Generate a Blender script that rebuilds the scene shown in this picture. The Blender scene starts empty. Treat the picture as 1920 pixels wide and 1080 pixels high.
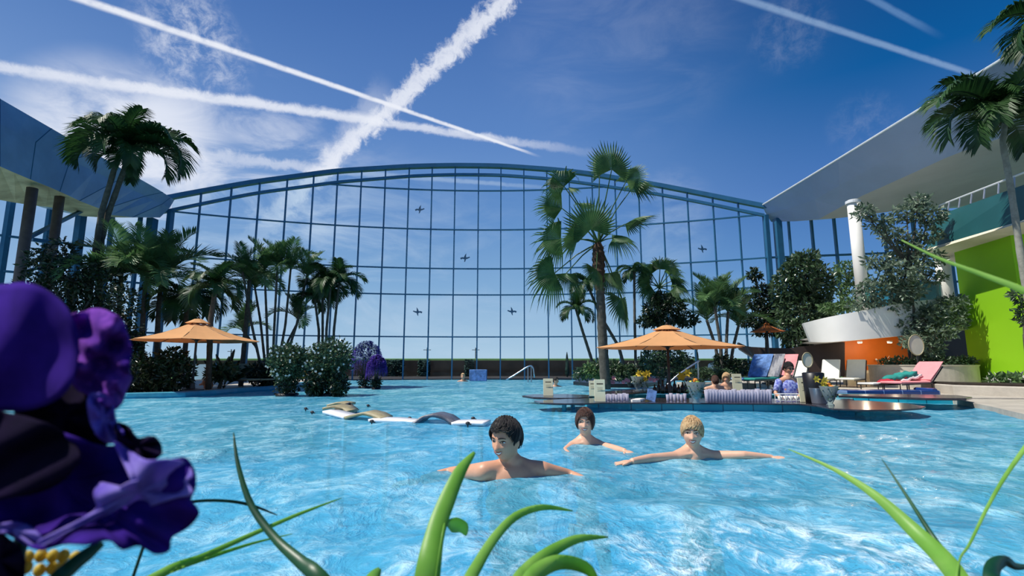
import bpy, bmesh, math, random
import numpy as np
from mathutils import Vector, Matrix

C = bpy.context.scene.collection
SC = bpy.context.scene
# ------------------------------------------------------------------ camera
FPX = 950.0
PITCH = math.atan(142.0 / FPX)
HC = 0.68
cam_d = bpy.data.cameras.new('camera'); cam = bpy.data.objects.new('camera', cam_d); C.objects.link(cam)
cam_d.sensor_width = 36.0; cam_d.lens = 36.0 * FPX / 1920.0
cam_d.clip_start = 0.02; cam_d.clip_end = 2000
cam.location = (0, 0, HC); cam.rotation_euler = (math.pi / 2 + PITCH, 0, 0)
cam_d.dof.use_dof = True; cam_d.dof.focus_distance = 5.0; cam_d.dof.aperture_fstop = 4.5
SC.camera = cam
SC.view_settings.view_transform = 'Standard'; SC.view_settings.look = 'None'
SC.view_settings.gamma = 1.0; SC.view_settings.exposure = 0.0
SC.view_settings.use_curve_mapping = False

def lin(c):
    return tuple(((x / 255.0) / 12.92 if x / 255.0 <= 0.04045 else ((x / 255.0 + 0.055) / 1.055) ** 2.4) for x in c)

def Z_(u, v):
    d = ray(u, v); return Vector((0, 0, HC)) + d * ((-.035 - HC) / d.z)
def ray(u, v):
    x = (u - 960.0) / FPX; z = (540.0 - v) / FPX
    cp, sp = math.cos(PITCH), math.sin(PITCH)
    return Vector((x, cp - sp * z, sp + cp * z))

# ------------------------------------------------------------------ sky
W = bpy.data.worlds.new('sky'); SC.world = W; W.use_nodes = True
NT = W.node_tree; NT.nodes.clear()
class G:
    """tiny helper for node maths"""
    def __init__(s, nt): s.nt = nt
    def n(s, t, **k):
        a = s.nt.nodes.new(t)
        for q, w in k.items(): setattr(a, q, w)
        return a
    def put(s, sock, val):
        if isinstance(val, bpy.types.NodeSocket): s.nt.links.new(val, sock)
        elif val is not None: sock.default_value = val
    def m(s, op, a, b=None, c=None, clamp=False):
        x = s.n('ShaderNodeMath', operation=op); x.use_clamp = clamp
        s.put(x.inputs[0], a); s.put(x.inputs[1], b)
        if c is not None: s.put(x.inputs[2], c)
        return x.outputs[0]
    def dot(s, a, v):
        x = s.n('ShaderNodeVectorMath', operation='DOT_PRODUCT'); s.put(x.inputs[0], a); s.put(x.inputs[1], v)
        return x.outputs['Value']
    def sstep(s, a, lo, hi, o0=0.0, o1=1.0):
        x = s.n('ShaderNodeMapRange', interpolation_type='SMOOTHSTEP')
        s.put(x.inputs[0], a); x.inputs[1].default_value = lo; x.inputs[2].default_value = hi
        x.inputs[3].default_value = o0; x.inputs[4].default_value = o1
        return x.outputs[0]
    def mix(s, f, a, b):
        x = s.n('ShaderNodeMix', data_type='RGBA')
        s.put(x.inputs[0], f)
        for sock, val in ((x.inputs[6], a), (x.inputs[7], b)):
            if isinstance(val, tuple) and len(val) == 3: val = val + (1,)
            s.put(sock, val)
        return x.outputs[2]
    def noise(s, vec, scale, detail=4, rough=0.5, dist=0.0):
        x = s.n('ShaderNodeTexNoise'); s.put(x.inputs['Vector'], vec)
        x.inputs['Scale'].default_value = scale; x.inputs['Detail'].default_value = detail
        x.inputs['Roughness'].default_value = rough; x.inputs['Distortion'].default_value = dist
        return x.outputs['Fac']
    def ramp(s, f, stops):
        x = s.n('ShaderNodeValToRGB'); s.put(x.inputs[0], f); el = x.color_ramp.elements
        while len(el) < len(stops): el.new(0.5)
        for e, (p, c) in zip(el, stops):
            e.position = p; e.color = tuple(c) + (1,) if len(c) == 3 else c
        return x.outputs[0]
g = G(NT)
tc = g.n('ShaderNodeTexCoord'); D3 = tc.outputs['Generated']
sep = g.n('ShaderNodeSeparateXYZ'); NT.links.new(D3, sep.inputs[0])
sx, sy, sz = sep.outputs
grad = g.ramp(sz, [(0.0, lin((204, 222, 236))), (0.06, lin((186, 210, 232))), (0.15, lin((152, 186, 222))),
                   (0.27, lin((118, 158, 210))), (0.42, lin((92, 134, 196))), (0.62, lin((66, 108, 174))), (1.0, lin((40, 80, 145)))])
grad2 = g.ramp(sz, [(0.0, lin((196, 216, 232))), (0.08, lin((158, 194, 224))), (0.17, lin((104, 150, 206))),
                    (0.30, lin((72, 118, 184))), (0.45, lin((14, 90, 156))), (0.62, lin((18, 66, 126))), (1.0, lin((14, 44, 96)))])
right = g.sstep(sx, 0.0, 0.6)
sky = g.mix(right, grad, grad2)
left = g.sstep(sx, -0.15, -0.75)
sky = g.mix(g.m('MULTIPLY', left, g.sstep(sz, 0.6, 0.1, 0.0, 0.35)), sky, lin((178, 200, 232)))
# thin cirrus: whitened patches with their own place in the sky
nzv = g.n('ShaderNodeMapping'); NT.links.new(D3, nzv.inputs[0]); nzv.inputs['Scale'].default_value = (1.0, 1.6, 3.2)
nzv.inputs['Rotation'].default_value = (0.2, 0.5, 0.3)
n1 = g.noise(nzv.outputs[0], 5.0, 8, 0.62, 0.6)
n2 = g.noise(D3, 38.0, 6, 0.68, 0.35)
def patch(u, v, r0, r1, amt, nn=None, lo=0.42, hi=0.72):
    global sky
    d = ray(u, v).normalized()
    f = g.sstep(g.dot(D3, tuple(d)), math.cos(r1), math.cos(r0))
    t = g.sstep(nn if nn is not None else n1, lo, hi)
    sky = g.mix(g.m('MULTIPLY', g.m('MULTIPLY', f, t), amt), sky, lin((226, 232, 246)))
patch(210, 275, 0.0, 0.15, 0.95, None, 0.2, 0.6)
patch(300, 280, 0.02, 0.12, 0.7, None, 0.3, 0.65)
patch(420, 330, 0.03, 0.2, 0.5)
patch(560, 380, 0.02, 0.13, 0.5)
patch(345, 40, 0.0, 0.08, 0.4, n2, 0.38, 0.75)
patch(370, 110, 0.0, 0.09, 0.5, n2, 0.38, 0.75)
patch(480, 470, 0.05, 0.35, 0.35)
patch(800, 560, 0.05, 0.30, 0.25)
patch(1480, 60, 0.0, 0.07, 0.12, n2, 0.35, 0.8)
patch(1620, 235, 0.0, 0.06, 0.10, n2, 0.35, 0.8)
patch(1150, 60, 0.0, 0.25, 0.10, None, 0.35, 0.75)
patch(1240, 420, 0.0, 0.12, 0.25)
# contrails: narrow ragged bands round great circles
def trail(a, b, w0, w1, amt, ragged=0.5, fa=0.0, fb=0.08, col=(236, 240, 250)):
    global sky
    A = ray(*a).normalized(); B = ray(*b).normalized()
    N = A.cross(B).normalized(); T = N.cross(A).normalized()
    ang = math.atan2(B.dot(T), B.dot(A))
    along = g.m('ARCTAN2', g.dot(D3, tuple(T)), g.dot(D3, tuple(A)))
    t = g.m('DIVIDE', along, ang)
    wig = g.m('MULTIPLY', g.m('SUBTRACT', n2, 0.5), ragged * (w0 + w1))
    off = g.m('ADD', g.dot(D3, tuple(N)), wig)
    w = g.m('MULTIPLY_ADD', t, w1 - w0, w0)
    q = g.m('DIVIDE', g.m('ABSOLUTE', off), g.m('MAXIMUM', w, 1e-4))
    f = g.m('SUBTRACT', 1.0, g.sstep(q, 0.25, 1.25))
    ends = g.m('MULTIPLY', g.sstep(t, -fa - 0.001, 0.05), g.sstep(t, 1.0 + fb, 1.0 - fb))
    ahead = g.m('GREATER_THAN', g.dot(D3, tuple(A)), 0.0)
    f = g.m('MULTIPLY', g.m('MULTIPLY', f, ends), g.m('MULTIPLY', ahead, amt), clamp=True)
    f = g.m('MULTIPLY', f, g.sstep(n2, 0.15, 0.6, 0.6, 1.0))
    sky = g.mix(f, sky, lin(col))
trail((990, -40), (520, 400), 0.020, 0.019, 0.85, 1.6, 0.2, 0.25)
trail((700, 205), (610, 310), 0.03, 0.02, 0.35, 1.0, 0.5, 0.5)
trail((100, -20), (985, 284), 0.0065, 0.0030, 0.95, 0.35, 0.2, 0.05)
trail((-60, 118), (1010, 272), 0.0085, 0.0085, 0.7, 0.9, 0.3, 0.2)
trail((260, 165), (700, 222), 0.010, 0.009, 0.5, 1.0, 0.2, 0.2)
trail((1370, -10), (1880, 158), 0.006, 0.004, 0.5, 0.3, 0.2, 0.2, (160, 190, 225))
trail((1620, -10), (1730, 50), 0.005, 0.005, 0.35, 0.3, 0.2, 0.4, (140, 180, 225))
trail((300, 280), (640, 322), 0.016, 0.008, 0.5, 1.2, 0.4, 0.3)
trail((640, 322), (1000, 350), 0.007, 0.004, 0.3, 0.6, 0.2, 0.3)
below = g.sstep(sz, -0.02, 0.0)
sky = g.mix(below, lin((90, 110, 90)), sky)
bg = g.n('ShaderNodeBackground'); NT.links.new(sky, bg.inputs[0]); bg.inputs[1].default_value = 1.0
wo = g.n('ShaderNodeOutputWorld'); NT.links.new(bg.outputs[0], wo.inputs[0])

SUN_DIR = Vector((-0.52, -0.12, 0.84)).normalized()
sl = bpy.data.lights.new('sun', 'SUN'); sl.energy = 5.2; sl.angle = math.radians(0.6); sl.color = (1.0, 0.95, 0.86)
so = bpy.data.objects.new('sun', sl); C.objects.link(so)
so.rotation_euler = SUN_DIR.to_track_quat('Z', 'Y').to_euler(); so.location = (-20, 0, 20)

# ------------------------------------------------------------------ helpers
def P(u, v, Y):
    d = ray(u, v); return Vector((0, 0, HC)) + d * (Y / d.y)
def PZ(u, v, z=0.0):
    d = ray(u, v); return Vector((0, 0, HC)) + d * ((z - HC) / d.z)
FD, FK, FX = 22.1, 0.417, -0.053
def F(u, v, off=0.0):
    """where the sight line meets the curved glass front"""
    d = ray(u, v); D = FD + off
    a = FK / D * d.x ** 2; b = d.y - 2 * FK * d.x * FX; c = FK * D * FX ** 2 - D
    t = (-b + math.sqrt(b * b - 4 * a * c)) / (2 * a) if a > 1e-9 else -c / b
    return Vector((0, 0, HC)) + d * t
def FY(X, off=0.0):
    D = FD + off; return D - FK / D * (X - FX * D) ** 2
def sc(px, Y): return px * Y / FPX

def tag(o, label=None, cat=None, group=None, kind=None):
    if label: o['label'] = label
    if cat: o['category'] = cat
    if group: o['group'] = group
    if kind: o['kind'] = kind
    return o
def empty(name, loc, label=None, cat=None, group=None, rz=0, kind=None):
    o = bpy.data.objects.new(name, None); C.objects.link(o); o.location = Vector(loc); o.rotation_euler = (0, 0, rz)
    o.empty_display_size = 0.1
    return tag(o, label, cat, group, kind)
def wloc(o):
    l = Vector((0, 0, 0))
    while o is not None: l = l + Vector(o.location); o = o.parent
    return l
def copy_tree(o, parent=None):
    c = o.copy(); C.objects.link(c); c.parent = parent
    for ch in list(o.children): copy_tree(ch, c)
    return c

class MB:
    def __init__(s): s.v = []; s.f = []
    def add(s, vs, fs):
        o = len(s.v); s.v += [tuple(p) for p in vs]; s.f += [tuple(i + o for i in f) for f in fs]; return s
    def box(s, c, size, R=None):
        x, y, z = (q / 2 for q in size); c = Vector(c)
        vs = [Vector((i * x, j * y, k * z)) for i in (-1, 1) for j in (-1, 1) for k in (-1, 1)]
        if R is not None: vs = [R @ q for q in vs]
        return s.add([q + c for q in vs], [(0, 1, 3, 2), (4, 6, 7, 5), (0, 4, 5, 1), (2, 3, 7, 6), (0, 2, 6, 4), (1, 5, 7, 3)])
    def bar(s, a, b, w, h=None):
        a = Vector(a); b = Vector(b); d = b - a; h = h or w
        R = d.to_track_quat('Y', 'Z').to_matrix()
        return s.box((a + b) / 2, (w, d.length, h), R)
    def tube(s, pts, r, n=8, cap=True):
        pts = [Vector(p) for p in pts]; k = len(pts)
        rs = r if isinstance(r, (list, tuple)) else [r] * k
        vs = []; up = None
        for i, p in enumerate(pts):
            t = (pts[min(i + 1, k - 1)] - pts[max(i - 1, 0)])
            if t.length < 1e-9: t = Vector((0, 0, 1))
            t.normalize()
            if up is None:
                up = t.orthogonal().normalized()
            else:
                up = (up - t * up.dot(t))
                up = up.normalized() if up.length > 1e-6 else t.orthogonal().normalized()
            w = t.cross(up)
            for j in range(n):
                a = 2 * math.pi * j / n
                vs.append(p + (up * math.cos(a) + w * math.sin(a)) * rs[i])
        fs = [(i * n + j, i * n + (j + 1) % n, (i + 1) * n + (j + 1) % n, (i + 1) * n + j) for i in range(k - 1) for j in range(n)]
        if cap: fs += [tuple(range(n))[::-1], tuple((k - 1) * n + j for j in range(n))]
        return s.add(vs, fs)
    def lathe(s, c, prof, n=24, R=None):
        c = Vector(c); vs = []; k = len(prof)
        for r, z in prof:
            for j in range(n):
                a = 2 * math.pi * j / n; q = Vector((r * math.cos(a), r * math.sin(a), z))
                if R is not None: q = R @ q
                vs.append(c + q)
        fs = [(i * n + j, i * n + (j + 1) % n, (i + 1) * n + (j + 1) % n, (i + 1) * n + j) for i in range(k - 1) for j in range(n)]
        fs += [tuple(range(n))[::-1], tuple((k - 1) * n + j for j in range(n))]
        return s.add(vs, fs)
    def ball(s, c, r, nu=16, nv=10, R=None):
        r = r if isinstance(r, (tuple, list)) else (r, r, r)
        c = Vector(c); vs = []
        for i in range(1, nv):
            th = math.pi * i / nv
            for j in range(nu):
                a = 2 * math.pi * j / nu
                vs.append(Vector((r[0] * math.sin(th) * math.cos(a), r[1] * math.sin(th) * math.sin(a), r[2] * math.cos(th))))
        vs += [Vector((0, 0, r[2])), Vector((0, 0, -r[2]))]
        if R is not None: vs = [R @ q for q in vs]
        fs = [(i * nu + j, (i + 1) * nu + j, (i + 1) * nu + (j + 1) % nu, i * nu + (j + 1) % nu) for i in range(nv - 2) for j in range(nu)]
        T = (nv - 1) * nu
        fs += [(T, j, (j + 1) % nu) for j in range(nu)] + [(T + 1, (nv - 2) * nu + (j + 1) % nu, (nv - 2) * nu + j) for j in range(nu)]
        return s.add([q + c for q in vs], fs)
    def prism(s, poly, z0, z1):
        """poly: list of (x,y[,z0,z1])"""
        n = len(poly)
        vs = [(p[0], p[1], z0) for p in poly] + [(p[0], p[1], z1) for p in poly]
        fs = [tuple(range(n))[::-1], tuple(range(n, 2 * n))] + [(i, (i + 1) % n, n + (i + 1) % n, n + i) for i in range(n)]
        return s.add(vs, fs)
    def strip(s, L, R):
        n = len(L); vs = list(L) + list(R)
        return s.add(vs, [(i, i + 1, n + i + 1, n + i) for i in range(n - 1)])
    def grid(s, rows):
        n = len(rows[0]); vs = [p for r in rows for p in r]
        return s.add(vs, [(i * n + j, i * n + j + 1, (i + 1) * n + j + 1, (i + 1) * n + j) for i in range(len(rows) - 1) for j in range(n - 1)])
    def build(s, name, m, parent=None, smooth=False, origin=None, **tags):
        me = bpy.data.meshes.new(name)
        if parent is not None: o0 = wloc(parent)
        elif origin is not None: o0 = Vector(origin)
        else:
            a = np.array(s.v); mn = a.min(0); mx = a.max(0); o0 = Vector(((mn[0] + mx[0]) / 2, (mn[1] + mx[1]) / 2, mn[2]))
        a = np.array(s.v) - np.array(o0)
        me.from_pydata(a.tolist(), [], s.f); me.update()
        if smooth: me.polygons.foreach_set('use_smooth', [True] * len(me.polygons))
        me.materials.append(m)
        o = bpy.data.objects.new(name, me); C.objects.link(o)
        if parent is not None: o.parent = parent
        else: o.location = o0
        tag(o, **tags)
        return o
def fixn(o):
    bm = bmesh.new(); bm.from_mesh(o.data); bmesh.ops.recalc_face_normals(bm, faces=bm.faces); bm.to_mesh(o.data); bm.free(); return o
def bevel(o, w=0.01, seg=2):
    m = o.modifiers.new('bevel', 'BEVEL'); m.width = w; m.segments = seg; m.limit_method = 'ANGLE'; return o
def thick(o, t):
    m = o.modifiers.new('solid', 'SOLIDIFY'); m.thickness = t; m.offset = 0; return o

# ------------------------------------------------------------------ materials
def mat(name, col, rough=0.6, metal=0.0, var=0.12, scale=6.0, bump=0.0, trans=0.0, col2=None, spec=0.5, emit=None):
    m = bpy.data.materials.new(name); m.use_nodes = True; nt = m.node_tree; nt.nodes.clear(); q = G(nt)
    t = q.n('ShaderNodeTexCoord'); v = t.outputs['Object']
    n = q.noise(v, scale, 4, 0.6)
    c = lin(col); c2 = lin(col2) if col2 else tuple(x * (1 - var * 2) for x in c)
    base = q.mix(q.sstep(n, 0.32, 0.68), c2, c)
    b = q.n('ShaderNodeBsdfPrincipled'); nt.links.new(base, b.inputs['Base Color'])
    b.inputs['Roughness'].default_value = rough; b.inputs['Metallic'].default_value = metal
    b.inputs['Specular IOR Level'].default_value = spec
    if bump:
        bp = q.n('ShaderNodeBump'); bp.inputs['Strength'].default_value = bump; bp.inputs['Distance'].default_value = 0.02
        nt.links.new(q.noise(v, scale * 5, 5, 0.6), bp.inputs['Height']); nt.links.new(bp.outputs[0], b.inputs['Normal'])
    out = q.n('ShaderNodeOutputMaterial'); sh = b.outputs[0]
    if trans:
        tr = q.n('ShaderNodeBsdfTranslucent'); nt.links.new(base, tr.inputs[0])
        mx = q.n('ShaderNodeMixShader'); mx.inputs[0].default_value = trans
        nt.links.new(sh, mx.inputs[1]); nt.links.new(tr.outputs[0], mx.inputs[2]); sh = mx.outputs[0]
    nt.links.new(sh, out.inputs[0])
    return m
def tilemat(name, col, grout, sx_, sz_, rough=0.25, axis='XZ', col2=None):
    """square tiles with thin joints, in object space"""
    m = bpy.data.materials.new(name); m.use_nodes = True; nt = m.node_tree; nt.nodes.clear(); q = G(nt)
    t = q.n('ShaderNodeTexCoord'); s = q.n('ShaderNodeSeparateXYZ'); nt.links.new(t.outputs['Object'], s.inputs[0])
    a = {'X': s.outputs[0], 'Y': s.outputs[1], 'Z': s.outputs[2]}
    def line(x, k):
        fr = q.m('FRACT', q.m('MULTIPLY', x, 1 / k)); e = q.m('ABSOLUTE', q.m('SUBTRACT', fr, 0.5))
        return q.m('GREATER_THAN', e, 0.5 - 0.008 / k)
    j = q.m('MAXIMUM', line(a[axis[0]], sx_), line(a[axis[1]], sz_))
    n = q.noise(t.outputs['Object'], 3, 3)
    base = q.mix(n, lin(col2 or col), lin(col)); base = q.mix(j, base, lin(grout))
    b = q.n('ShaderNodeBsdfPrincipled'); nt.links.new(base, b.inputs['Base Color']); b.inputs['Roughness'].default_value = rough
    out = q.n('ShaderNodeOutputMaterial'); nt.links.new(b.outputs[0], out.inputs[0]); return m
def glassmat(name, tint, refl=1.0, alpha=0.0, acol=(255, 255, 255)):
    m = bpy.data.materials.new(name); m.use_nodes = True; nt = m.node_tree; nt.nodes.clear(); q = G(nt)
    tr = q.n('ShaderNodeBsdfTransparent'); tr.inputs[0].default_value = lin(tint) + (1,)
    gl = q.n('ShaderNodeBsdfGlossy'); gl.inputs['Roughness'].default_value = 0.02
    fr = q.n('ShaderNodeFresnel'); fr.inputs[0].default_value = 1.25
    mx = q.n('ShaderNodeMixShader'); nt.links.new(q.m('MULTIPLY', fr.outputs[0], refl), mx.inputs[0])
    nt.links.new(tr.outputs[0], mx.inputs[1]); nt.links.new(gl.outputs[0], mx.inputs[2]); sh = mx.outputs[0]
    if alpha:
        df = q.n('ShaderNodeBsdfDiffuse'); df.inputs[0].default_value = lin(acol) + (1,)
        m2 = q.n('ShaderNodeMixShader'); m2.inputs[0].default_value = alpha
        nt.links.new(sh, m2.inputs[1]); nt.links.new(df.outputs[0], m2.inputs[2]); sh = m2.outputs[0]
    out = q.n('ShaderNodeOutputMaterial'); nt.links.new(sh, out.inputs[0]); return m

M = {}
M['steel_teal'] = mat('steel_teal', (38, 102, 140), 0.45, 0.2, 0.08, 3)
M['steel_dark'] = mat('steel_dark', (62, 60, 62), 0.5, 0.2)
M['column_brown'] = mat('column_brown', (96, 82, 76), 0.6)
M['glass'] = glassmat('glass', (236, 245, 250), 0.6)
M['rail_glass'] = glassmat('rail_glass', (170, 225, 225), 1.0, 0.1, (150, 220, 220))
M['bowl_glass'] = glassmat('bowl_glass', (225, 238, 240), 1.0, 0.15, (210, 230, 235))
M['bar_glass'] = glassmat('bar_glass', (232, 236, 244), 1.0, 0.42, (232, 230, 250))
M['roof_blue'] = mat('roof_blue', (120, 158, 200), 0.35, 0.0, 0.1, 0.8)
M['roof_right'] = mat('roof_right', (156, 176, 214), 0.4, 0.0, 0.05, 0.6)
M['soffit'] = mat('soffit', (196, 196, 196), 0.7, 0, 0.05, 0.7)
M['soffit_olive'] = mat('soffit_olive', (176, 176, 140), 0.7, 0, 0.22, 1.4)
M['white'] = mat('white_plaster', (236, 234, 228), 0.7, 0, 0.03, 1.5)
M['white_metal'] = mat('white_metal', (225, 228, 230), 0.4, 0, 0.03)
M['cream'] = mat('cream_plaster', (222, 214, 190), 0.75, 0, 0.04)
M['stone'] = mat('pale_stone', (188, 180, 166), 0.7, 0, 0.1, 4, 0.2)
M['green_wall'] = mat('lime_wall', (140, 200, 6), 0.75, 0, 0.03, 0.6)
M['teal_wall'] = mat('dark_teal_wall', (30, 92, 96), 0.55, 0, 0.12, 0.8)
M['orange_wall'] = mat('orange_wall', (226, 112, 24), 0.5, 0, 0.1, 1.0)
M['dark_wood'] = mat('dark_wood', (44, 30, 26), 0.5, 0, 0.15, 3)
M['blackish'] = mat('blackish', (22, 22, 26), 0.4)
M['counter'] = mat('counter_granite', (58, 54, 60), 0.15, 0, 0.2, 20)
M['bar_tile'] = tilemat('teal_tile', (40, 176, 196), (16, 100, 124), 0.42, 0.6, 0.2, 'XZ', (30, 156, 182))
M['navy_tile'] = tilemat('navy_tile', (24, 58, 120), (110, 140, 180), 0.35, 0.6, 0.2)
M['pool_tile'] = tilemat('pool_tile', (130, 215, 245), (80, 180, 220), 0.6, 0.6, 0.4, 'XY', (118, 208, 242))
M['pool_rim'] = mat('pool_rim', (60, 150, 175), 0.4, 0, 0.1)
M['umbrella'] = mat('umbrella_canvas', (238, 184, 126), 0.8, 0, 0.03, 3, 0, 0.35)
M['umbrella_rust'] = mat('umbrella_rust', (205, 120, 60), 0.8, 0, 0.04, 3, 0, 0.3)
M['bark'] = mat('palm_bark', (92, 88, 78), 0.9, 0, 0.2, 12, 0.6)
M['bark_pale'] = mat('palm_bark_pale', (150, 150, 138), 0.85, 0, 0.15, 10, 0.4)
M['bark_brown'] = mat('fibrous_bark', (88, 66, 50), 0.95, 0, 0.3, 30, 0.9)
M['leaf_palm'] = mat('palm_leaf', (52, 88, 40), 0.5, 0, 0.2, 2, 0, 0.3, (26, 54, 30))
M['leaf_areca'] = mat('areca_leaf', (96, 132, 76), 0.5, 0, 0.2, 2, 0, 0.35, (52, 84, 50))
M['leaf_fan'] = mat('fan_leaf', (88, 124, 72), 0.5, 0, 0.2, 3, 0, 0.35, (48, 84, 44))
M['leaf_dark'] = mat('dark_leaf', (40, 62, 34), 0.35, 0, 0.2, 5, 0, 0.2, (18, 34, 20))
M['leaf_gloss'] = mat('glossy_leaf', (84, 108, 74), 0.28, 0, 0.2, 5, 0, 0.2, (38, 60, 38))
M['leaf_silver'] = mat('silver_leaf', (132, 150, 128), 0.3, 0, 0.2, 5, 0, 0.25, (60, 82, 60))
M['leaf_light'] = mat('light_leaf', (110, 140, 84), 0.45, 0, 0.2, 5, 0, 0.3, (66, 98, 56))
M['leaf_cypress'] = mat('cypress_leaf', (34, 70, 56), 0.8, 0, 0.2, 8)
M['hedge'] = mat('hedge', (40, 50, 38), 0.9, 0, 0.3, 3, 0.9)
M['fence'] = mat('brown_fence', (66, 54, 46), 0.9, 0, 0.25, 2, 0.3)
M['grass'] = mat('grass', (100, 140, 70), 0.9, 0, 0.15, 2, 0.4)
M['soil'] = mat('soil', (52, 40, 30), 0.95, 0, 0.3, 10, 0.8)
M['blossom_white'] = mat('white_blossom', (225, 225, 215), 0.6, 0, 0.05, 5, 0, 0.3)
M['blossom_pink'] = mat('pink_blossom', (225, 140, 150), 0.6, 0, 0.1, 5, 0, 0.3)
M['blossom_yellow'] = mat('yellow_blossom', (235, 205, 70), 0.6, 0, 0.1, 5, 0, 0.3)
M['wisteria'] = mat('violet_blossom', (160, 146, 226), 0.6, 0, 0.15, 9, 0, 0.3, (116, 98, 200))
M['wisteria_deep'] = mat('deep_violet_blossom', (140, 112, 214), 0.6, 0, 0.15, 9, 0, 0.3, (98, 70, 186))
M['skin'] = mat('skin', (214, 158, 126), 0.45, 0, 0.05, 9, 0.05)
M['skin_fair'] = mat('skin_fair', (226, 176, 146), 0.45, 0, 0.04, 9, 0.05)
M['hair_black'] = mat('black_hair', (26, 19, 17), 0.4, 0, 0.3, 60, 0.6)
M['hair_brown'] = mat('brown_hair', (84, 50, 34), 0.4, 0, 0.3, 60, 0.6)
M['hair_blond'] = mat('blond_hair', (226, 194, 146), 0.4, 0, 0.2, 60, 0.6, 0, (178, 138, 94))
M['lip'] = mat('lips', (176, 92, 84), 0.4)
M['teeth'] = mat('teeth', (240, 236, 228), 0.3, 0, 0.02)
M['eye_white'] = mat('eye_white', (225, 222, 218), 0.2, 0, 0.02)
M['iris'] = mat('iris', (40, 28, 22), 0.15)
M['chrome'] = mat('chrome', (190, 196, 204), 0.2, 0.9, 0.03)
M['steel'] = mat('brushed_steel', (170, 174, 184), 0.35, 0.6, 0.05)
M['paper'] = mat('menu_paper', (232, 226, 190), 0.8, 0, 0.03)
M['ink'] = mat('ink', (50, 48, 40), 0.8)
M['towel_pink'] = mat('pink_towel', (238, 150, 152), 0.9, 0, 0.04, 6, 0.3)
M['towel_teal'] = mat('teal_towel', (40, 150, 140), 0.9, 0, 0.15, 6, 0.5)
M['towel_white'] = mat('white_towel', (236, 236, 230), 0.9, 0, 0.04, 6, 0.4)
M['towel_red'] = mat('red_towel', (190, 40, 60), 0.9, 0, 0.1, 6, 0.4)
M['towel_blue'] = mat('blue_towel', (110, 150, 210), 0.9, 0, 0.25, 9, 0.4)
M['cushion'] = mat('cushion', (234, 234, 220), 0.85, 0, 0.03)
M['shirt'] = mat('blue_shirt', (180, 190, 236), 0.85, 0, 0.1, 22, 0.2, 0, (70, 80, 170))
M['fruit_orange'] = mat('orange_peel', (235, 140, 40), 0.5, 0, 0.05)
M['fruit_yellow'] = mat('lemon_peel', (235, 200, 60), 0.5, 0, 0.05)
M['fruit_lime'] = mat('lime_peel', (120, 150, 50), 0.5, 0, 0.1)
M['bottle'] = mat('dark_bottle', (24, 30, 24), 0.15, 0, 0.1)
M['slab_tan'] = mat('tan_mosaic', (168, 156, 118), 0.5, 0, 0.12, 22, 0.2)
M['slab_grey'] = mat('grey_mosaic', (104, 108, 120), 0.4, 0, 0.2, 22, 0.2)
M['slab_white'] = mat('white_mosaic', (232, 232, 236), 0.4, 0, 0.05, 22, 0.2)
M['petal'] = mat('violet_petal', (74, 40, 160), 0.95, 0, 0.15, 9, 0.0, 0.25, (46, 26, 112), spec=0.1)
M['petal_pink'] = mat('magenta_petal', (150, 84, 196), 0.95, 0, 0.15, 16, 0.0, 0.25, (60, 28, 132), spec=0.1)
M['petal_pale'] = mat('lavender_petal', (160, 146, 220), 0.9, 0, 0.12, 14, 0.0, 0.3, (104, 84, 190), spec=0.1)  # pale lavender, also painted where light shows through the lower petal
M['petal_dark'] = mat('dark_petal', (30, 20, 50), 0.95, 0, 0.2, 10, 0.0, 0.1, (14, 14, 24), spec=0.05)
M['blade'] = mat('grass_blade', (186, 228, 124), 0.4, 0, 0.15, 5, 0, 0.55, (140, 200, 84))
M['blade_dark'] = mat('dark_blade', (40, 96, 52), 0.4, 0, 0.2, 6, 0, 0.2, (14, 60, 44))
M['decal'] = mat('bird_decal', (36, 84, 118), 0.6)

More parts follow.
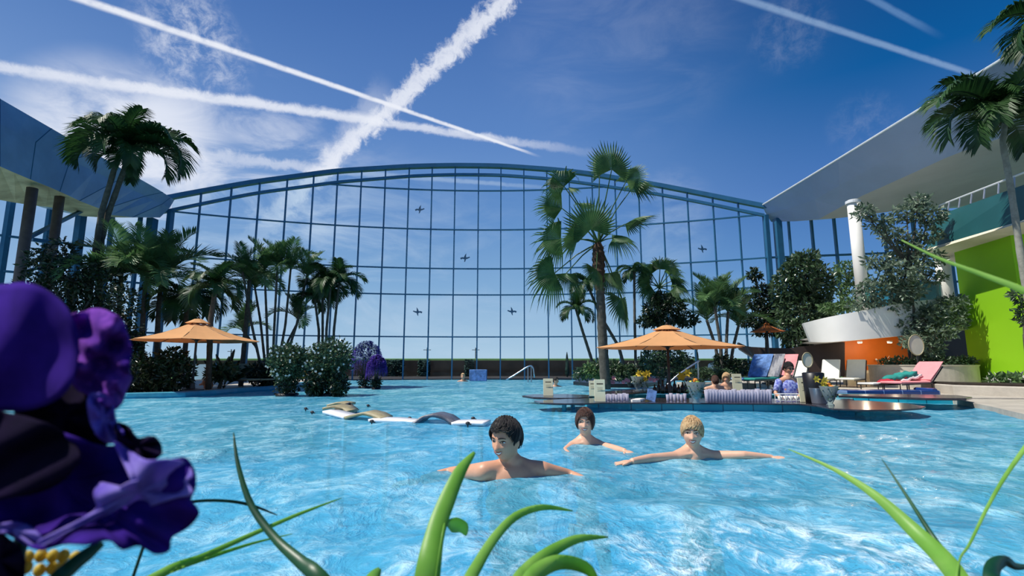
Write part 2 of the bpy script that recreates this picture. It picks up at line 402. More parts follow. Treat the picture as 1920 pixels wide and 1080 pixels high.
# water: clear tinted layer + scattering: aeration plus painted caustic-like mottling + surface reflection
def water_material():
    m = bpy.data.materials.new('pool_water'); m.use_nodes = True; nt = m.node_tree; nt.nodes.clear(); q = G(nt)
    t = q.n('ShaderNodeTexCoord'); v = t.outputs['Object']
    mp = q.n('ShaderNodeMapping'); nt.links.new(v, mp.inputs[0]); mp.inputs['Scale'].default_value = (1.0, 0.8, 1.0)
    v2 = mp.outputs[0]
    a = q.noise(v2, 2.6, 5, 0.62, 0.8); b = q.noise(v2, 11.0, 5, 0.68, 0.7); c = q.noise(v2, 0.42, 3, 0.5, 0.6)
    hgt = q.m('ADD', q.m('MULTIPLY', a, 1.0), q.m('MULTIPLY', b, 0.35))
    bp = q.n('ShaderNodeBump'); bp.inputs['Strength'].default_value = 0.7; bp.inputs['Distance'].default_value = 0.10
    nt.links.new(hgt, bp.inputs['Height'])
    # foam: aerated zone over the jets close to the right-hand bank
    s = q.n('ShaderNodeSeparateXYZ'); nt.links.new(v, s.inputs[0])
    def blob(cx, cy, rx, ry):
        dx = q.m('MULTIPLY', q.m('SUBTRACT', s.outputs[0], cx), 1 / rx); dy = q.m('MULTIPLY', q.m('SUBTRACT', s.outputs[1], cy), 1 / ry)
        return q.m('SUBTRACT', 1.0, q.m('SQRT', q.m('ADD', q.m('MULTIPLY', dx, dx), q.m('MULTIPLY', dy, dy))), clamp=True)
    zone = q.m('MAXIMUM', q.m('MULTIPLY', blob(0.95, 1.85, 1.0, 0.65), 1.2), q.m('MULTIPLY', blob(-0.1, 1.8, 1.5, 0.6), 0.45))
    foam = q.m('MULTIPLY', q.sstep(q.m('ADD', q.m('MULTIPLY', b, 0.6), q.m('MULTIPLY', a, 0.4)), 0.44, 0.66), q.sstep(zone, 0.05, 0.9), clamp=True)
    caustic_mottle = q.sstep(q.m('ADD', q.m('MULTIPLY', a, 0.55), q.m('MULTIPLY', b, 0.45)), 0.42, 0.66)  # light and dark caustic-like mottling painted into the diffuse colour
    scat = q.mix(caustic_mottle, lin((96, 196, 228)), lin((178, 230, 246)))
    scat = q.mix(q.sstep(c, 0.42, 0.65, 0.0, 0.5), scat, lin((44, 156, 206)))
    scat = q.mix(foam, scat, lin((226, 238, 246)))
    df = q.n('ShaderNodeBsdfDiffuse'); nt.links.new(scat, df.inputs[0]); nt.links.new(bp.outputs[0], df.inputs['Normal'])
    tr = q.n('ShaderNodeBsdfTransparent'); tr.inputs[0].default_value = lin((190, 232, 248)) + (1,)
    body = q.n('ShaderNodeMixShader')
    nt.links.new(q.m('ADD', q.m('MULTIPLY_ADD', caustic_mottle, 0.25, 0.5), q.m('MULTIPLY', foam, 0.4), clamp=True), body.inputs[0])
    nt.links.new(tr.outputs[0], body.inputs[1]); nt.links.new(df.outputs[0], body.inputs[2])
    gl = q.n('ShaderNodeBsdfGlossy'); gl.inputs['Roughness'].default_value = 0.09; nt.links.new(bp.outputs[0], gl.inputs['Normal'])
    fr = q.n('ShaderNodeFresnel'); fr.inputs[0].default_value = 1.33; nt.links.new(bp.outputs[0], fr.inputs['Normal'])
    mx = q.n('ShaderNodeMixShader'); nt.links.new(q.m('MULTIPLY', fr.outputs[0], 0.6), mx.inputs[0])
    nt.links.new(body.outputs[0], mx.inputs[1]); nt.links.new(gl.outputs[0], mx.inputs[2])
    out = q.n('ShaderNodeOutputMaterial'); nt.links.new(mx.outputs[0], out.inputs[0]); return m
M['water'] = water_material()

# ------------------------------------------------------------------ pool and ground
def struct(mb, name, m, parent=None, **k):
    o = mb.build(name, m, parent); o['kind'] = 'structure'
    return o
mb = MB(); mb.box((-1, 12, -1.35), (44, 23, 0.1)); struct(mb, 'pool_basin', M['pool_tile'])
rs = np.random.RandomState(3)
def wave(x, y):
    h = 0
    for k, (fx, fy, ph, am) in enumerate(WV): h = h + am * np.sin(fx * x + fy * y + ph + 0.7 * np.sin(0.9 * fy * x - 0.6 * fx * y + ph))
    return h
WV = []
for k in range(26):
    lam = 0.16 * (1.16 ** k) ** 0.75; ang = rs.uniform(0, math.pi * 2); kk = 2 * math.pi / lam
    WV.append((kk * math.cos(ang), kk * math.sin(ang), rs.uniform(0, 6.28), 0.0042 * lam ** 0.8))
rows = []
ys = [1.15]
while ys[-1] < 22.9: ys.append(ys[-1] + max(0.018, ys[-1] ** 1.5 * 0.0075))
NX = 330
for y in ys:
    half = min(22, y * 1.25 + 1.0)
    xs = np.linspace(-half, half, NX); amp = 1.0 / (1 + (y / 9.0) ** 2)
    rows.append([(x, y, z) for x, z in zip(xs, wave(xs, np.full(NX, y)) * amp)])
mb = MB(); mb.grid(rows)
tag(mb.build('pool_water', M['water'], smooth=True, origin=(0, 0, 0)), 'light blue rippling pool water with white foam at lower right', 'water', kind='stuff')

mb = MB(); mb.tube([Z_(u, v) for u, v in ((1380, 968), (1480, 986), (1580, 1014), (1680, 1042), (1760, 1064), (1900, 1110))], .022, 8); struct(mb, 'underwater_step', M['navy_tile'])
# outside ground, bank, hedge
mb = MB(); mb.box((0, 170, -0.15), (500, 294, 0.3)); struct(mb, 'lawn', M['grass'])
zt = P(900, 673, 27.5).z
r = []
mb = MB(); mb.grid([[(-160, 28, 0.0), (160, 28, 0.0)], [(-160, 28.2, zt), (160, 28.2, zt)], [(-160, 33, zt + 0.08), (160, 33, zt + 0.08)], [(-160, 60, 0.4), (160, 60, 0.4)]])
struct(mb, 'grass_bank', M['grass'])
mb = MB(); mb.box((0, 27.6, zt / 2 - 0.05), (90, 0.4, zt - 0.06))
tag(bevel(mb.build('garden_fence', M['fence']), 0.02), 'low dark brown boundary fence behind the glass front', 'fence')
for i, (u, w) in enumerate([(735, 42), (795, 20), (880, 16), (560, 60)]):
    p = P(u, 700, 26.9); hw = sc(w, 26.9) / 2
    mb = MB()
    rr = random.Random(i)
    for k in range(900):
        c = Vector((p.x + rr.uniform(-hw, hw), 26.9 + rr.uniform(-.3, .3), rr.uniform(0.02, zt - 0.06)))
        d = Vector((rr.uniform(-1, 1), rr.uniform(-1, 1), rr.uniform(-1, 1))).normalized() * 0.07; e = d.orthogonal().normalized() * 0.04
        mb.add([c - d, c + e, c + d, c - e], [(0, 1, 2, 3)])
    tag(mb.build('hedge', M['leaf_cypress']), ['wide clipped dark hedge outside just right of the violet blossoms', 'narrow dark hedge outside left of the blue bath hut', 'narrowest dark hedge outside above the blue bath hut', 'dark hedge outside behind the left white flowering shrubs'][i], 'hedge')
for i, (u, vt) in enumerate([(434, 655), (801, 652), (892, 652)]):
    p = P(u, vt, 95.0); mb = MB(); mb.tube([(p.x, 95, 0.0), (p.x, 95, p.z)], 0.09, 6); e = empty('utility_pole', (p.x, 95, 0), ['distant utility pole seen above the left parasol rim', 'distant utility pole on the horizon right of the violet blossoms', 'distant utility pole above the blue bath hut'][i], 'pole', 'utility poles on the horizon')
    mb.build('pole', M['steel_dark'], e)
    mb = MB(); mb.bar((p.x - .7, 95, p.z - .4), (p.x + .7, 95, p.z - .4), .1); mb.build('crossarm', M['steel_dark'], e)

mb = MB(); mb.prism([(x, FY(x) + .12) for x in np.linspace(-13, 9.4, 14)] + [(9.4, 27.4), (-13, 27.4)], -.4, .03); struct(fixn(mb.build('x', M['fence'])) and mb, 'terrace_outside', M['fence'])
bpy.data.objects.remove(bpy.data.objects['x'])

# ------------------------------------------------------------------ glass front
arch1 = [F(*p) for p in [(300, 374), (324, 368), (475, 341), (632, 320), (765, 312), (851, 310), (940, 311), (1040, 318), (1109, 326), (1230, 346), (1330, 366), (1440, 388)]]
arch2 = [F(*p) for p in [(300, 399), (318, 394), (475, 362), (632, 341), (765, 330), (851, 327), (940, 328), (1030, 335), (1109, 345), (1230, 363), (1330, 382), (1433, 404)]]
def zat(arch, X): return float(np.interp(X, [p.x for p in arch], [p.z for p in arch]))
def dense(arch, n=70):
    xs = np.linspace(arch[0].x, arch[-1].x, n); k = [p.x for p in arch]; z = np.interp(xs, k, [p.z for p in arch])
    for _ in range(6):
        z[1:-1] = (z[:-2] + 2 * z[1:-1] + z[2:]) / 4
    return [Vector((x, FY(x), zz)) for x, zz in zip(xs, z)]
A1 = dense(arch1); A2 = dense(arch2)
win = empty('window_1', (0, FD, 0), kind='structure')
def ribbon(pts, w, h, name, parent, m):
    mb = MB(); vs = []; n = len(pts)
    for i, p in enumerate(pts):
        t = (pts[min(i + 1, n - 1)] - pts[max(i - 1, 0)]).normalized(); nrm = Vector((t.y, -t.x, 0)).normalized(); up = nrm.cross(t).normalized()
        if up.z < 0: up = -up
        vs += [p + nrm * w / 2 + up * h / 2, p - nrm * w / 2 + up * h / 2, p - nrm * w / 2 - up * h / 2, p + nrm * w / 2 - up * h / 2]
    fs = [(4 * i + j, 4 * i + (j + 1) % 4, 4 * i + 4 + (j + 1) % 4, 4 * i + 4 + j) for i in range(n - 1) for j in range(4)] + [(0, 1, 2, 3), (4 * n - 1, 4 * n - 2, 4 * n - 3, 4 * n - 4)]
    mb.add(vs, fs); return fixn(mb.build(name, m, parent))
ribbon(A1, 0.25, 0.17, 'arch_beam', win, M['steel_teal']); ribbon(A2, 0.15, 0.11, 'arch_beam', win, M['steel_teal'])
mull = [312, 364, 421.5, 475, 527.5, 578, 624, 670, 716, 761.6, 806, 850.5, 895.7, 938.7, 982.8, 1027, 1070, 1114, 1158, 1203, 1248.6, 1295.7, 1344, 1392, 1441]
MX = [F(u, 504 if 340 < u < 1400 else 482).x for u in mull]
for i, x in enumerate(MX):
    y = FY(x); zt1 = zat(A1, x); w = 0.15 if i in (0, 24) else 0.050
    if i in (0, 24): zt1 = zat(A2, x)
    mb = MB(); mb.box((x, y, (zt1 - 0.3) / 2), (w, w * 1.6, zt1 + 0.3)); mb.build('mullion', M['steel_teal'], win)
TZ = {v: F(851, v).z for v in (357.6, 431, 504, 553, 631.8)}
for v, z in TZ.items():
    xs = [x for x in np.linspace(MX[0], MX[-1], 160) if zat(A2, x) >= z - 0.02]
    ribbon([Vector((x, FY(x) - 0.02, z)) for x in xs], 0.08, 0.052, 'transom', win, M['steel_teal'])
for i in range(24):
    x0, x1 = MX[i], MX[i + 1]; mb = MB()
    z0, z1 = zat(A1, x0), zat(A1, x1)
    a = Vector((x0, FY(x0) + 0.03, 0)); b = Vector((x1, FY(x1) + 0.03, 0)); t = Vector((0, 0.012, 0))
    vs = [a, b, b + Vector((0, 0, z1)), a + Vector((0, 0, z0))]; vs += [p + t for p in vs]
    mb.add(vs, [(0, 1, 2, 3), (7, 6, 5, 4), (0, 4, 5, 1), (2, 6, 7, 3), (1, 5, 6, 2), (0, 3, 7, 4)]); mb.build('pane', M['glass'], win)
# pane marks: bird silhouettes stuck on the glass
def bird(u, v, s, flip, label):
    p = F(u, v, -0.12); k = sc(s, p.y)
    out = [(-.5, .02), (-.3, .1), (-.12, .08), (-.02, .32), (.12, .5), (.1, .25), (.1, .08), (.3, .1), (.42, .16), (.5, .06), (.38, .0), (.2, -.08), (.1, -.1), (.02, -.34), (-.08, -.42), (-.06, -.12), (-.25, -.06), (-.42, -.14)]
    mb = MB(); vs = [Vector((p.x + q[0] * k * flip, p.y, p.z + q[1] * k)) for q in out]; n = len(out)
    vs2 = [q + Vector((0, 0.01, 0)) for q in vs]
    mb.add(vs + vs2, [tuple(range(n)), tuple(range(2 * n - 1, n - 1, -1))] + [(i, (i + 1) % n, n + (i + 1) % n, n + i) for i in range(n)])
    tag(mb.build('bird_decal', M['decal']), label, 'bird decal', 'bird silhouettes on the glass front')
for a in [(787, 393, 19, 1, 'small dark bird silhouette high on the glass, topmost of all'), (872, 484, 19, 1, 'dark bird silhouette near the middle of the glass front'),
          (783, 585, 18, -1, 'bird silhouette low on the glass above the fence, left of the middle'), (960, 584, 18, -1, 'bird silhouette low on the glass, right of the middle'),
          (1317, 467, 18, -1, 'bird silhouette on the glass at far right above the areca palm'), (599, 475, 12, 1, 'bird silhouette on the glass above the left palm clump'),
          (1048, 484, 9, 1, 'tiny bird silhouette on the glass beside the fan palm trunk top')]: bird(*a)

# side glazing
def side_wall(name, pts, cols, z1, zs, thickcols=()):
    w = empty(name, (pts[0][0], pts[0][1], 0), kind='structure')
    for z in zs:
        for a, b in zip(pts[:-1], pts[1:]):
            mb = MB(); mb.bar((a[0], a[1], z), (b[0], b[1], z), 0.09, 0.07); mb.build('transom', M['steel_teal'], w)
    for (x, y, ww) in cols:
        mb = MB(); mb.box((x, y, z1 / 2), (ww, ww * 1.3, z1)); mb.build('mullion', M['steel_teal'], w)
    for a, b in zip(pts[:-1], pts[1:]):
        mb = MB(); A = Vector((a[0], a[1], 0)); B = Vector((b[0], b[1], 0)); nn = Vector((-(B - A).y, (B - A).x, 0)).normalized() * 0.01
        vs = [A, B, B + Vector((0, 0, z1)), A + Vector((0, 0, z1))]; vs += [q + nn for q in vs]
        mb.add(vs, [(0, 1, 2, 3), (7, 6, 5, 4), (0, 4, 5, 1), (2, 6, 7, 3), (1, 5, 6, 2), (0, 3, 7, 4)]); mb.build('pane', M['glass'], w)
    return w
def cross(u, v, a, b):
    """sight line (plan) meets the line a-b"""
    d = ray(u, v); ex, ey = b[0] - a[0], b[1] - a[1]
    t = (a[0] * ey - a[1] * ex) / (d.x * ey - d.y * ex); return (d.x * t, d.y * t)
zs3 = [TZ[504], TZ[553], TZ[631.8]]
La = (MX[0], FY(MX[0])); Lb = (-18.4, 14.6)
side_wall('window_2', [La, Lb], [cross(u, 440, La, Lb) + (w,) for u, w in [(283, .24), (260, .10), (207, .10), (148, .2), (88, .12), (50, .1), (12, .14), (-60, .12)]], 6.2, zs3)
Ra = (MX[-1], FY(MX[-1])); Rb = (20.5, 17.6)
side_wall('window_3', [Ra, Rb], [cross(u, 450, Ra, Rb) + (w,) for u, w in [(1460, .22), (1481, .07), (1524, .08), (1567, .08), (1612, .08), (1660, .08), (1715, .08), (1778, .1), (1850, .1)]], 6.4, zs3)

# ------------------------------------------------------------------ canopies
def loft(rows, name, m, parent=None):
    mb = MB(); mb.grid(rows); return fixn(mb.build(name, m, parent, smooth=False))
def ext(a, b, k): return a + (a - b) * k
# left canopy
lc = empty('roof_canopy', P(200, 380, 15), 'pale blue sloping canopy roof at upper left above dark columns', 'roof')
Aline = [P(0, 185, 11.6), P(163, 279, 14.4), P(300, 357, 18.2), P(327, 375, 19.2)]
Bline = [P(0, 232, 11.6), P(115, 292, 13.6), P(262, 362, 17.5), P(318, 390, 19.1)]
Cc = [(0, 312, 11.8), (41, 330, 12.4), (96, 352, 13.4), (125, 365, 14.0), (154, 379, 14.8), (190, 392, 15.8), (215, 407, 16.6), (300, 408, 19.0)]
Dc = [(0, 375, 13.4), (45, 383, 14.2), (90, 388, 15.0), (112, 392, 15.5), (135, 399, 16.2), (150, 405, 16.6), (195, 408, 17.4), (297, 407.5, 19.3)]
def resamp(pts, n=12):
    out = []
    for i in range(n):
        t = i / (n - 1) * (len(pts) - 1); k = min(int(t), len(pts) - 2); out.append(pts[k].lerp(pts[k + 1], t - k))
    return out
Aline, Bline = resamp(Aline), resamp(Bline); Cline = resamp([P(*p) for p in Cc]); Dline = resamp([P(*p) for p in Dc])
for L in (Aline, Bline, Cline, Dline): L.insert(0, ext(L[0], L[3], 1.1))
top = [p + Vector((-3.0, 0, 0.15)) for p in Aline]
loft([Aline, Bline], 'edge_panel', M['roof_blue'], lc)
loft([Bline, Cline], 'fascia', M['roof_blue'], lc)
loft([Cline, Dline], 'soffit', M['soffit_olive'], lc)
loft([Aline, top, [p + Vector((-1.2, 0, .25)) for p in Dline], Dline], 'roof_sheet', M['roof_blue'], lc)
mb = MB(); mb.add([Aline[-1], Bline[-1], Cline[-1], Dline[-1], top[-1]], [(0, 1, 2, 3, 4)]); mb.build('end_panel', M['roof_blue'], lc)
for i in range(1, 12, 2):   # seams of the sheeting
    mb = MB(); mb.tube([Aline[i], Bline[i], Cline[i]], 0.012, 5); mb.build('seam', M['steel_teal'], lc)
for i, (u0, v0, u1, v1, Y, rpx, lab) in enumerate([(57, 380, 28, 640, 13.0, 9, 'thick dark column under the left canopy, nearest the frame edge'), (113, 362, 92, 640, 14.2, 8, 'round brown column under the left canopy above the leafy tree')]):
    a = P(u0, v0, Y); b = Vector((a.x, a.y, 0.05)); rr = sc(rpx, Y)
    e = empty('column', b, lab, 'column')
    mb = MB(); mb.lathe(b, [(rr, 0), (rr, a.z + 0.35)], 20); mb.build('shaft', M['column_brown'], e, smooth=True)
    mb = MB(); mb.lathe(b, [(rr * 1.5, 0), (rr * 1.5, .06), (rr, .1)], 20); mb.build('base_plate', M['steel_dark'], e)
for i, (a, b, w, lab) in enumerate([((52, 446, 13.4), (156, 394, 16.2), .09, 'diagonal brace rising from the dark column to the left canopy'), ((206, 408, 17.6), (276, 473, 18.4), .1, 'diagonal brace falling to the thick post left of the glass front'),
                          ((45, 510, 13.2), (150, 478, 16.0), .07, 'lower diagonal brace behind the leafy tree on the left'), ((60, 449, 13.6), (94, 454, 14.0), .1, 'horizontal brace between the two dark columns on the left')]):
    mb = MB(); mb.bar(P(*a), P(*b), w); tag(mb.build('brace', M['steel_teal']), lab, 'brace')

# right canopy
rc = empty('roof_canopy', P(1700, 300, 14), 'huge grey white canopy roof at upper right above the balcony', 'roof')
Aline = resamp([P(1428, 385, 19.7), P(1560, 305, 15.3), P(1720, 207, 12.1), P(1880, 110, 9.85), P(1930, 78, 9.3)])
Cline = resamp([P(1446, 416, 19.9), P(1530, 414, 18.2), P(1603, 373, 16.4), P(1693, 333, 14.6), P(1793, 287, 12.9), P(1873, 260, 11.6), P(1935, 236, 10.9)])
Bl = [a.lerp(c, 0.5) + Vector((0, 0, -0.04)) for a, c in zip(Aline, Cline)]
for L in (Aline, Bl, Cline): L.append(ext(L[-1], L[-4], 1.5))
inner = [Vector((22.0, p.y + 0.5, p.z + 0.9)) for p in Cline]
mid = [a.lerp(b, 0.35) + Vector((0, 0, 0.15)) for a, b in zip(Cline, inner)]
mid0 = [a.lerp(b, 0.12) + Vector((0, 0, 0.0)) for a, b in zip(Cline, inner)]
loft([Aline, Bl, Cline], 'fascia', M['roof_right'], rc)
loft([Cline, mid0, mid, inner], 'soffit', M['soffit'], rc)
loft([Aline, [Vector((22.0, p.y, p.z + .5)) for p in Aline]], 'roof_sheet', M['roof_right'], rc)
mb = MB(); mb.add([Aline[0], Cline[0], mid[0], inner[0], Vector((22.0, Aline[0].y, Aline[0].z + .5))], [(0, 1, 2, 3, 4)]); mb.build('end_panel', M['soffit'], rc)
mb = MB(); mb.tube(Aline, 0.03, 6); mb.build('edge_trim', M['white_metal'], rc)

# ------------------------------------------------------------------ decks
def deck(name, pts, z0, z1, m):
    mb = MB(); mb.prism([(p[0], p[1]) for p in pts], z0, z1); o = fixn(mb.build(name, m)); o['kind'] = 'structure'; return o
def pz(u, v, z=0.0): p = PZ(u, v, z); return (p.x, p.y)
left_edge = [pz(-300, 755), pz(120, 749), pz(240, 748), pz(345, 745), pz(400, 741), pz(440, 737), pz(500, 733), pz(560, 724), pz(610, 718), pz(640, 714)]
deck('deck_left', left_edge + [(left_edge[-1][0] - 0.4, 21.8), (-18, 14.5), (-24, 10)], -1.3, 0.07, M['stone'])
mb = MB(); pts = [Vector((p[0], p[1], 0.05)) for p in left_edge]; mb.tube(pts, 0.07, 8); struct(mb, 'pool_rim_left', M['pool_rim'])
# side glazing floor outside handled by lawn
# right deck (behind bar) and bank
dr = [pz(1788, 757), pz(1700, 752), pz(1600, 745), pz(1500, 737), pz(1430, 727), pz(1385, 722), pz(1340, 716), pz(1325, 711)]
deck('deck_right', dr + [(8.6, 21.6), (20, 17.5), (24, 8), (14, 8.4)], -1.3, 0.10, M['stone'])
e2 = [pz(1788, 757), pz(1860, 773), pz(1925, 790), pz(2200, 850)]
deck('deck_edge_right', e2 + [(16, 6), (16, 11), (dr[0][0] + .3, 11)], -1.3, 0.08, M['stone'])

# ------------------------------------------------------------------ green wall, balcony, parapets
def quadwall(name, a, b, z0, z1, t, m, z0b=None, z1b=None, **k):
    """vertical slab between plan points a,b"""
    A = Vector((a[0], a[1], 0)); B = Vector((b[0], b[1], 0)); d = (B - A).normalized(); n = Vector((-d.y, d.x, 0)) * t
    z0b = z0 if z0b is None else z0b; z1b = z1 if z1b is None else z1b
    vs = [A + Vector((0, 0, z0)), B + Vector((0, 0, z0b)), B + Vector((0, 0, z1b)), A + Vector((0, 0, z1))]; vs += [q + n for q in vs]
    mb = MB(); mb.add(vs, [(0, 1, 2, 3), (7, 6, 5, 4), (0, 4, 5, 1), (2, 6, 7, 3), (1, 5, 6, 2), (0, 3, 7, 4)]); o = fixn(mb.build(name, m)); 
    for q, w in k.items(): o[q] = w
    return o
GW0 = P(1806, 600, 13.2); GW1 = P(1918, 600, 10.9)
zg = P(1797, 458, 13.2).z
quadwall('wall_right', (GW0.x, GW0.y), (GW1.x, GW1.y), 0.0, zg, 0.3, M['green_wall'], kind='structure')
G2 = GW1 + Vector((0.15, 0.2, 0)); quadwall('wall_far_right', (G2.x, G2.y), (G2.x + 3.0, G2.y - 2.5), 0, zg + .3, 0.3, M['teal_wall'], kind='structure')  # dark teal painted in place of the shadowed strip past the lime wall
# upper gallery: teal parapet with cream slab below and railing
ga = P(1742, 430, 13.6); gb = P(1935, 380, 9.6)
tp = lambda u, v, Y: P(u, v, Y)
p0t, p0b, p1t, p1b = P(1758, 404, 13.4), P(1740, 466, 13.4), P(1935, 341, 9.5), P(1935, 408, 9.5)
up = empty('gallery', p0b, 'dark teal gallery parapet with slim white railing above the lime wall', 'balcony')
mb = MB(); n = Vector((0.5, .9, 0)) * 0.3; vs = [p0b, p1b, p1t, p0t]; vs += [q + n for q in vs]
mb.add(vs, [(0, 1, 2, 3), (7, 6, 5, 4), (0, 4, 5, 1), (2, 6, 7, 3), (1, 5, 6, 2), (0, 3, 7, 4)]); fixn(mb.build('parapet', M['teal_wall'], up))
q0, q1 = P(1734, 473, 13.3), P(1935, 411, 9.4); q2, q3 = P(1802, 496, 15.2), P(1940, 440, 10.9)
mb = MB(); vs = [q0, q1, q3, q2]; vs = vs + [q + Vector((0, 0, 0.05)) for q in (p0b, p1b, q3, q2)]
mb.add([q0, q1, q3, q2, p0b, p1b, q3 + Vector((0, 0, .4)), q2 + Vector((0, 0, .4))], [(3, 2, 1, 0), (4, 5, 6, 7), (0, 1, 5, 4), (1, 2, 6, 5), (2, 3, 7, 6), (3, 0, 4, 7)]); fixn(mb.build('slab', M['cream'], up))
r0, r1 = P(1762, 385, 13.4), P(1935, 318, 9.5)
mb = MB(); mb.tube([r0, r1], 0.022, 6); mb.build('handrail', M['white_metal'], up)
for k in range(8):
    t = k / 7; a = r0.lerp(r1, t); b = p0t.lerp(p1t, t); mb = MB(); mb.tube([b, a], 0.018, 6); mb.build('baluster', M['steel'], up)

# curved white balcony
YB = 13.4
def curvepar(name, tops, bots, Ys, m, t, parent):
    T = [P(u, v, y) for (u, v), y in zip(tops, Ys)]; B = [P(u, v, y) for (u, v), y in zip(bots, Ys)]
    T, B = resamp(T, 22), resamp(B, 22)
    for _ in range(3):
        T = [T[0]] + [(T[i - 1] + T[i] * 2 + T[i + 1]) / 4 for i in range(1, 21)] + [T[-1]]
        B = [B[0]] + [(B[i - 1] + B[i] * 2 + B[i + 1]) / 4 for i in range(1, 21)] + [B[-1]]
    off = Vector((0.1, t, 0)); mb = MB(); mb.grid([T, B, [p + off for p in B], [p + off for p in T], T])
    mb.add([T[0], B[0], B[0] + off, T[0] + off], [(0, 1, 2, 3)])
    o = fixn(mb.build(name, m, parent, smooth=True)); es = o.modifiers.new('edge', 'EDGE_SPLIT'); es.split_angle = 0.6
    return o, B
bal = empty('balcony', P(1600, 640, YB), 'white curved balcony parapet under the trailing tree, lit by sun', 'balcony')
_, Bb = curvepar('parapet', [(1506, 606), (1540, 597), (1575, 590), (1640, 578), (1700, 566), (1760, 560), (1820, 556)],
         [(1520, 641), (1545, 642), (1580, 640), (1640, 634), (1700, 629), (1760, 622), (1820, 618)], [13.6, 12.9, 12.5, 12.3, 12.4, 12.7, 13.1], M['white'], 0.25, bal)
mb = MB(); mb.grid([[p + Vector((0, 0, .02)) for p in Bb], [p + Vector((1.2, 3.4, 0.02)) for p in Bb], [p + Vector((1.2, 3.4, 0.12)) for p in Bb], [p + Vector((0, 0, .12)) for p in Bb]]); fixn(mb.build('slab', M['white'], bal))
for k in range(0, 22, 3):
    if Bb[k].x < P(1660, 600, 12.4).x: continue
    a = Bb[k] + Vector((0.1, 0.8, 0.75)); mb = MB(); mb.tube([a, a + Vector((0, 0, 0.75))], 0.02, 6); mb.build('railing_post', M['white_metal'], bal)
pp = [Bb[k] + Vector((0.1, .8, 1.45)) for k in range(12, 22)]
mb = MB(); mb.tube(pp, 0.02, 6); mb.build('handrail', M['white_metal'], bal)
mb = MB(); mb.grid([[p - Vector((0, 0, .05)) for p in pp], [p - Vector((0, 0, .65)) for p in pp]]); thick(mb.build('glass_panel', M['rail_glass'], bal), .01)
for (u0, v0, vb, Y, rpx, lab) in [(1601, 385, 560, 14.6, 10.5, 'slim white column between the round ficus and the balcony tree'), (1762, 470, 560, 13.9, 12, 'short cream column behind the balcony tree below the teal gallery')]:
    a = P(u0, v0, Y); b = P(u0 + 16, vb, Y); a.x = b.x = (a.x + b.x) / 2; rr = sc(rpx, Y)
    e = empty('column', (b.x, b.y, b.z - .6), lab, 'column')
    mb = MB(); mb.lathe((b.x, b.y, b.z - .6), [(rr, 0), (rr, a.z - b.z + 0.75)], 20); mb.build('shaft', M['white'], e, smooth=True)
    mb = MB(); mb.lathe((b.x, b.y, a.z + .05), [(rr * 1.25, 0), (rr * 1.25, .08)], 20); mb.build('collar', M['white_metal'], e)
# below the balcony
w0, w1 = P(1582, 660, 14.5), P(1702, 660, 14.4)
zo0, zo1 = 0.08, P(1640, 634, 13.8).z + .2
quadwall('wall_back', (w0.x, w0.y), (w1.x, w1.y), zo0 + .35, zo1, 0.2, M['orange_wall'], kind='structure')
quadwall('wall_base', (w0.x - .02, w0.y - .05), (w1.x + .8, w1.y - .05), 0.05, zo0 + .42, 0.15, M['cream'], kind='structure')
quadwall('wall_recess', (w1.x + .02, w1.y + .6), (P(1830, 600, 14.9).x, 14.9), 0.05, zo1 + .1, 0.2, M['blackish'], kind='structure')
for i, (u, v) in enumerate([(1595, 676), (1611, 676), (1643, 674), (1687, 672)]):
    p = P(u, v, 14.36); mb = MB(); mb.ball(p, 0.025, 10, 8)
    tag(mb.build('wall_light', M['white']), 'small white wall light on the orange wall, ' + ['leftmost', 'second from left', 'third from left', 'rightmost beside the planted tree'][i], 'wall light', 'row of tiny wall lights')
for i, (u, Y) in enumerate([(1612, 13.7), (1668, 13.6)]):  # lamps and housings added to brighten the shaded orange wall
    p = P(u, 640, Y); zc = P(1640, 634, 12.4).z - .02; e = empty('downlight', (p.x, Y, zc - .05), ['warm downlight under the balcony before the orange wall, left one', 'warm downlight under the balcony before the orange wall, right one'][i], 'lamp', 'downlights under the balcony')
    mb = MB(); mb.lathe((p.x, Y, zc - .05), [(.05, 0), (.06, .01), (.06, .05)], 16); mb.build('housing', M['white_metal'], e)
    ld = bpy.data.lights.new('downlight_lamp', 'POINT'); ld.energy = 10; ld.color = (1, .82, .6); ld.shadow_soft_size = .06
    lo = bpy.data.objects.new('downlight_lamp', ld); C.objects.link(lo); lo.location = (p.x, Y, zc - .14)
# dark curved bar front / dark sail
ds = [(1385, 642, 16.0), (1402, 650, 15.6), (1440, 652, 15.2), (1480, 653, 14.9), (1530, 646, 14.6), (1584, 641, 14.2)]
db = [(1388, 655, 16.0), (1415, 672, 15.6), (1440, 700, 15.2), (1480, 708, 14.9), (1530, 708, 14.6), (1584, 706, 14.2)]
T = resamp([P(*p) for p in ds], 18); B = resamp([P(*p) for p in db], 18)
mb = MB(); off = Vector((0.1, 0.35, 0)); mb.grid([T, B, [p + off for p in B], [p + off for p in T], T]); mb.add([T[0], B[0], B[0] + off, T[0] + off], [(0, 1, 2, 3)])
tag(fixn(mb.build('kiosk_front', M['dark_wood'])), 'dark brown curved kiosk front below the round ficus, left of orange wall', 'kiosk')
